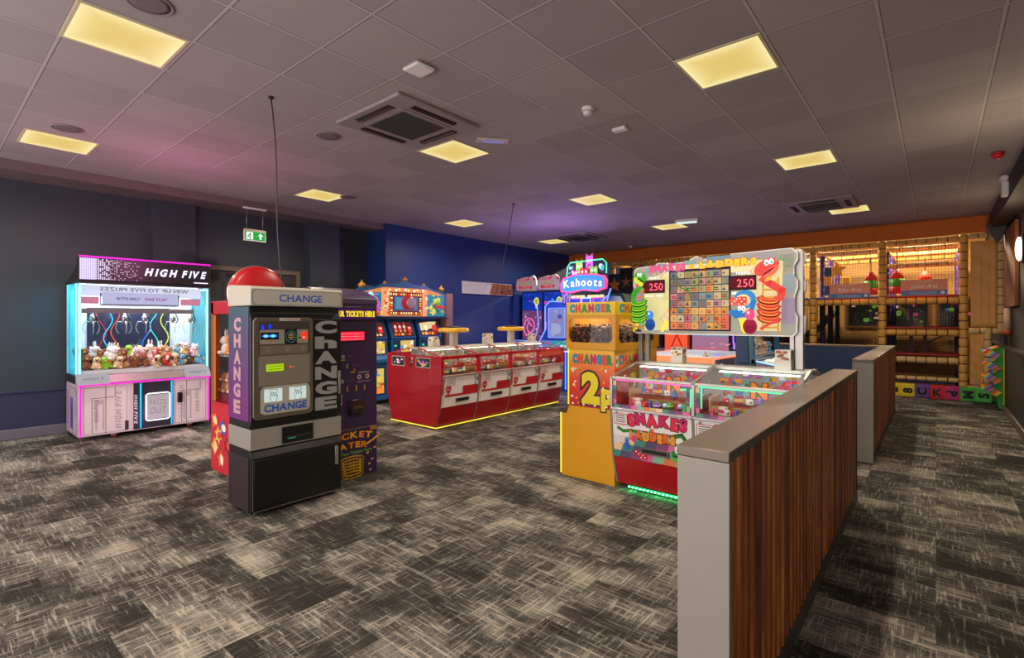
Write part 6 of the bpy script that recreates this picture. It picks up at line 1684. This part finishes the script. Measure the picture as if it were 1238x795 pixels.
# pennants left part
for px_, y, w_, h_, kind, lb in ((745, 12.72, .5, .55, 0, 'navy banner with a big orange star beside the blue neon sign'), (757, 12.6, .38, .68, 1, 'black rounded pennant with a thin orange star'), (778, 12.6, .36, .66, 1, 'black rounded pennant half behind the game display')):
    x = Xat(px_, y); b_ = thing('star_pennant', lb, 'pennant', (x, y, 2.2), 0, 'star pennants at the play hall opening')
    m = MB(); pts = [(-w_/2, h_), (w_/2, h_), (w_/2, .12), (w_*.3, .02), (0, 0), (-w_*.3, .02), (-w_/2, .12)]
    m.prism([(a, b2) for a, b2 in pts], 0, .02, mat('#1c2c44' if kind == 0 else '#101014', .7), 'y'); m.build('cloth', b_)
    c = front(0, -.0008, 0); c.star(-.06 if kind == 0 else 0, h_*.48, .22 if kind == 0 else .2, '#d8801c' if kind == 0 else '#a85420', 5, .4 if kind == 0 else .28); c.build('star_print', b_)
    MB().cyl((-w_/2, .01, h_+.005), (w_/2, .01, h_+.005), .015, BLACK, 8).build('rod', b_)
    for s_ in (-1, 1): MB().cyl((s_*w_*.4, .01, h_), (s_*w_*.4, .01, 3.05-2.2+.02), .004, BLACK, 6).build('cord', b_)
t3 = thing('play_hut', 'small teal roofed play hut with patterned wall behind the yellow changer', 'play hut', (Xat(744, 12.4), 12.3, 0))
MB().box(-.25, .35, 0, .3, 0, 1.85, mat('#d8d0a8', .5)).build('wall', t3)
m = MB(); m.prism([(-.3, 1.86), (.42, 1.86), (.3, 2.2), (-.26, 2.2)], -.05, .33, mat('#14525c', .5), 'y'); m.build('roof', t3)
c = front(-.25, -.001, 1.4)
for q in range(9): c.star(.06+.2*(q % 3), .08+.15*(q//3), .07, ['#2a8a58', '#3a8aa0', '#88b050'][q % 3], 4, .5, 45)
c.build('wall_print', t3)
# green slide tube
t4 = thing('green_slide', 'green tube slide dropping behind the left bay of the play frame', 'slide', (Xat(988, 16.9), 16.9, 0))
MB().tube([(-.3, 0, 1.05), (-.1, 0, 1.15), (.1, 0, 1.3), (.22, 0, 1.5), (.45, .0, 1.7)], .09, mat('#1c6a34', .4), 12).build('chute', t4)
for x in (-.25, .3): MB().cyl((x, 0, 0), (x, 0, 1.0 if x < 0 else 1.5), .03, DARK).build('leg', t4)
# back hall windows
for k in range(3):
    x = -2.0+k*1.0
    m = MB()
    for (a, b_, z0_, z1_) in ((0, .9, 1.25, 1.33), (0, .9, 2.0, 2.08), (0, .07, 1.33, 2.0), (.83, .9, 1.33, 2.0)): m.box(x+a, x+b_, 17.33, 17.399, z0_, z1_, mat('#6a3a1c', .5))
    struct('window_%d' % (k+1), m, 'brown framed inner window at the back of the play hall')
    w_ = bpy.data.objects['window_%d' % (k+1)]
    MB().box(x+.07, x+.83, 17.36, 17.37, 1.33, 2.0, mat('#14181c', .15)).build('pane', w_)
    c = Canvas((x+.07, 17.3585, 1.33), (1, 0, 0), (0, 0, 1))
    fruit(c, .05, .05, .7, .6, 10, ['#d84a78', '#f0e0d0', '#3878b0', '#7ab048'], .5, 1.6); c.build('pane_glow', w_)

# ================================================================== LIGHT
def lamp(kind, loc, power, colr, size=.1, rot=None, **kw):
    l = bpy.data.lights.new('lamp_' + kind.lower(), kind); l.energy = power; l.color = colr
    if kind == 'AREA': l.shape = kw.get('shape', 'SQUARE'); l.size = size; 
    if kind == 'AREA' and 'size_y' in kw: l.shape = 'RECTANGLE'; l.size_y = kw['size_y']
    if kind in ('POINT', 'SPOT'): l.shadow_soft_size = size
    if kind == 'SPOT': l.spot_size = kw.get('spot', R(150)); l.spot_blend = .8
    o = bpy.data.objects.new('lamp_' + kind.lower(), l); COL.objects.link(o); o.location = loc
    if rot: o.rotation_euler = rot
    return o
for (x, y) in list(LP)+[(-1.17, .92)]:
    lamp('SPOT', (x, y, CZ-.02), 145, (1.0, .86, .66), .05, None, spot=R(165))
for y in (6.3, -.9): lamp('POINT', (.80, y, 2.45), 27, (1.0, .78, .5), .12)  # light of the two added wall lamps
lamp('POINT', (.78, 10.1, 2.5), 9, (1.0, .78, .5), .12)
# soft play hall lamps
for x, y in ((-.2, 14.6), (-2.6, 14.6), (-5.2, 14.6)):
    lamp('AREA', (x, y, 3.88), 330, (1.0, .80, .52), .6)
for x in (-6.2, -3.2, -1.2): lamp('SPOT', (x, 11.6, 2.9), 0, (1, .7, .4), .05, (R(110), 0, 0))
# neon colour in the air of the room
lamp('POINT', (-6.7, 2.05, 2.35), 26, (1.0, .25, .55), .1)
lamp('POINT', (-7.6, 2.05, .2), 1.5, (1.0, .4, .8), .1)
lamp('POINT', (-5.6, 8.0, 2.2), 55, (.5, .28, 1.0), .1)
lamp('POINT', (-7.2, 9.3, 1.2), 8, (.35, .3, 1.0), .1)
lamp('POINT', (-5.7, 8.2, .4), 5, (.25, .3, 1.0), .1)
lamp('AREA', (-1.45, 4.06, .04), 2.2, (.08, 1.0, .3), 1.3, (0, 0, 0), size_y=.05)
S.world = bpy.data.worlds.new('world'); S.world.use_nodes = True
bg = S.world.node_tree.nodes['Background']; bg.inputs[0].default_value = (1.0, .90, .88, 1); bg.inputs[1].default_value = 2.7

# ================================================================== CAMERA
cam = bpy.data.cameras.new('camera'); co = bpy.data.objects.new('camera', cam); COL.objects.link(co)
co.location = (0, 0, 1.5); co.rotation_euler = (R(90), 0, R(40))
cam.sensor_width = 36; cam.lens = 36*611/1238; cam.shift_y = -11.5/1238
cam.clip_start = .05
S.camera = co
S.view_settings.view_transform = 'Standard'; S.view_settings.look = 'None'; S.view_settings.gamma = 1
S.view_settings.exposure = 0; S.view_settings.use_curve_mapping = False
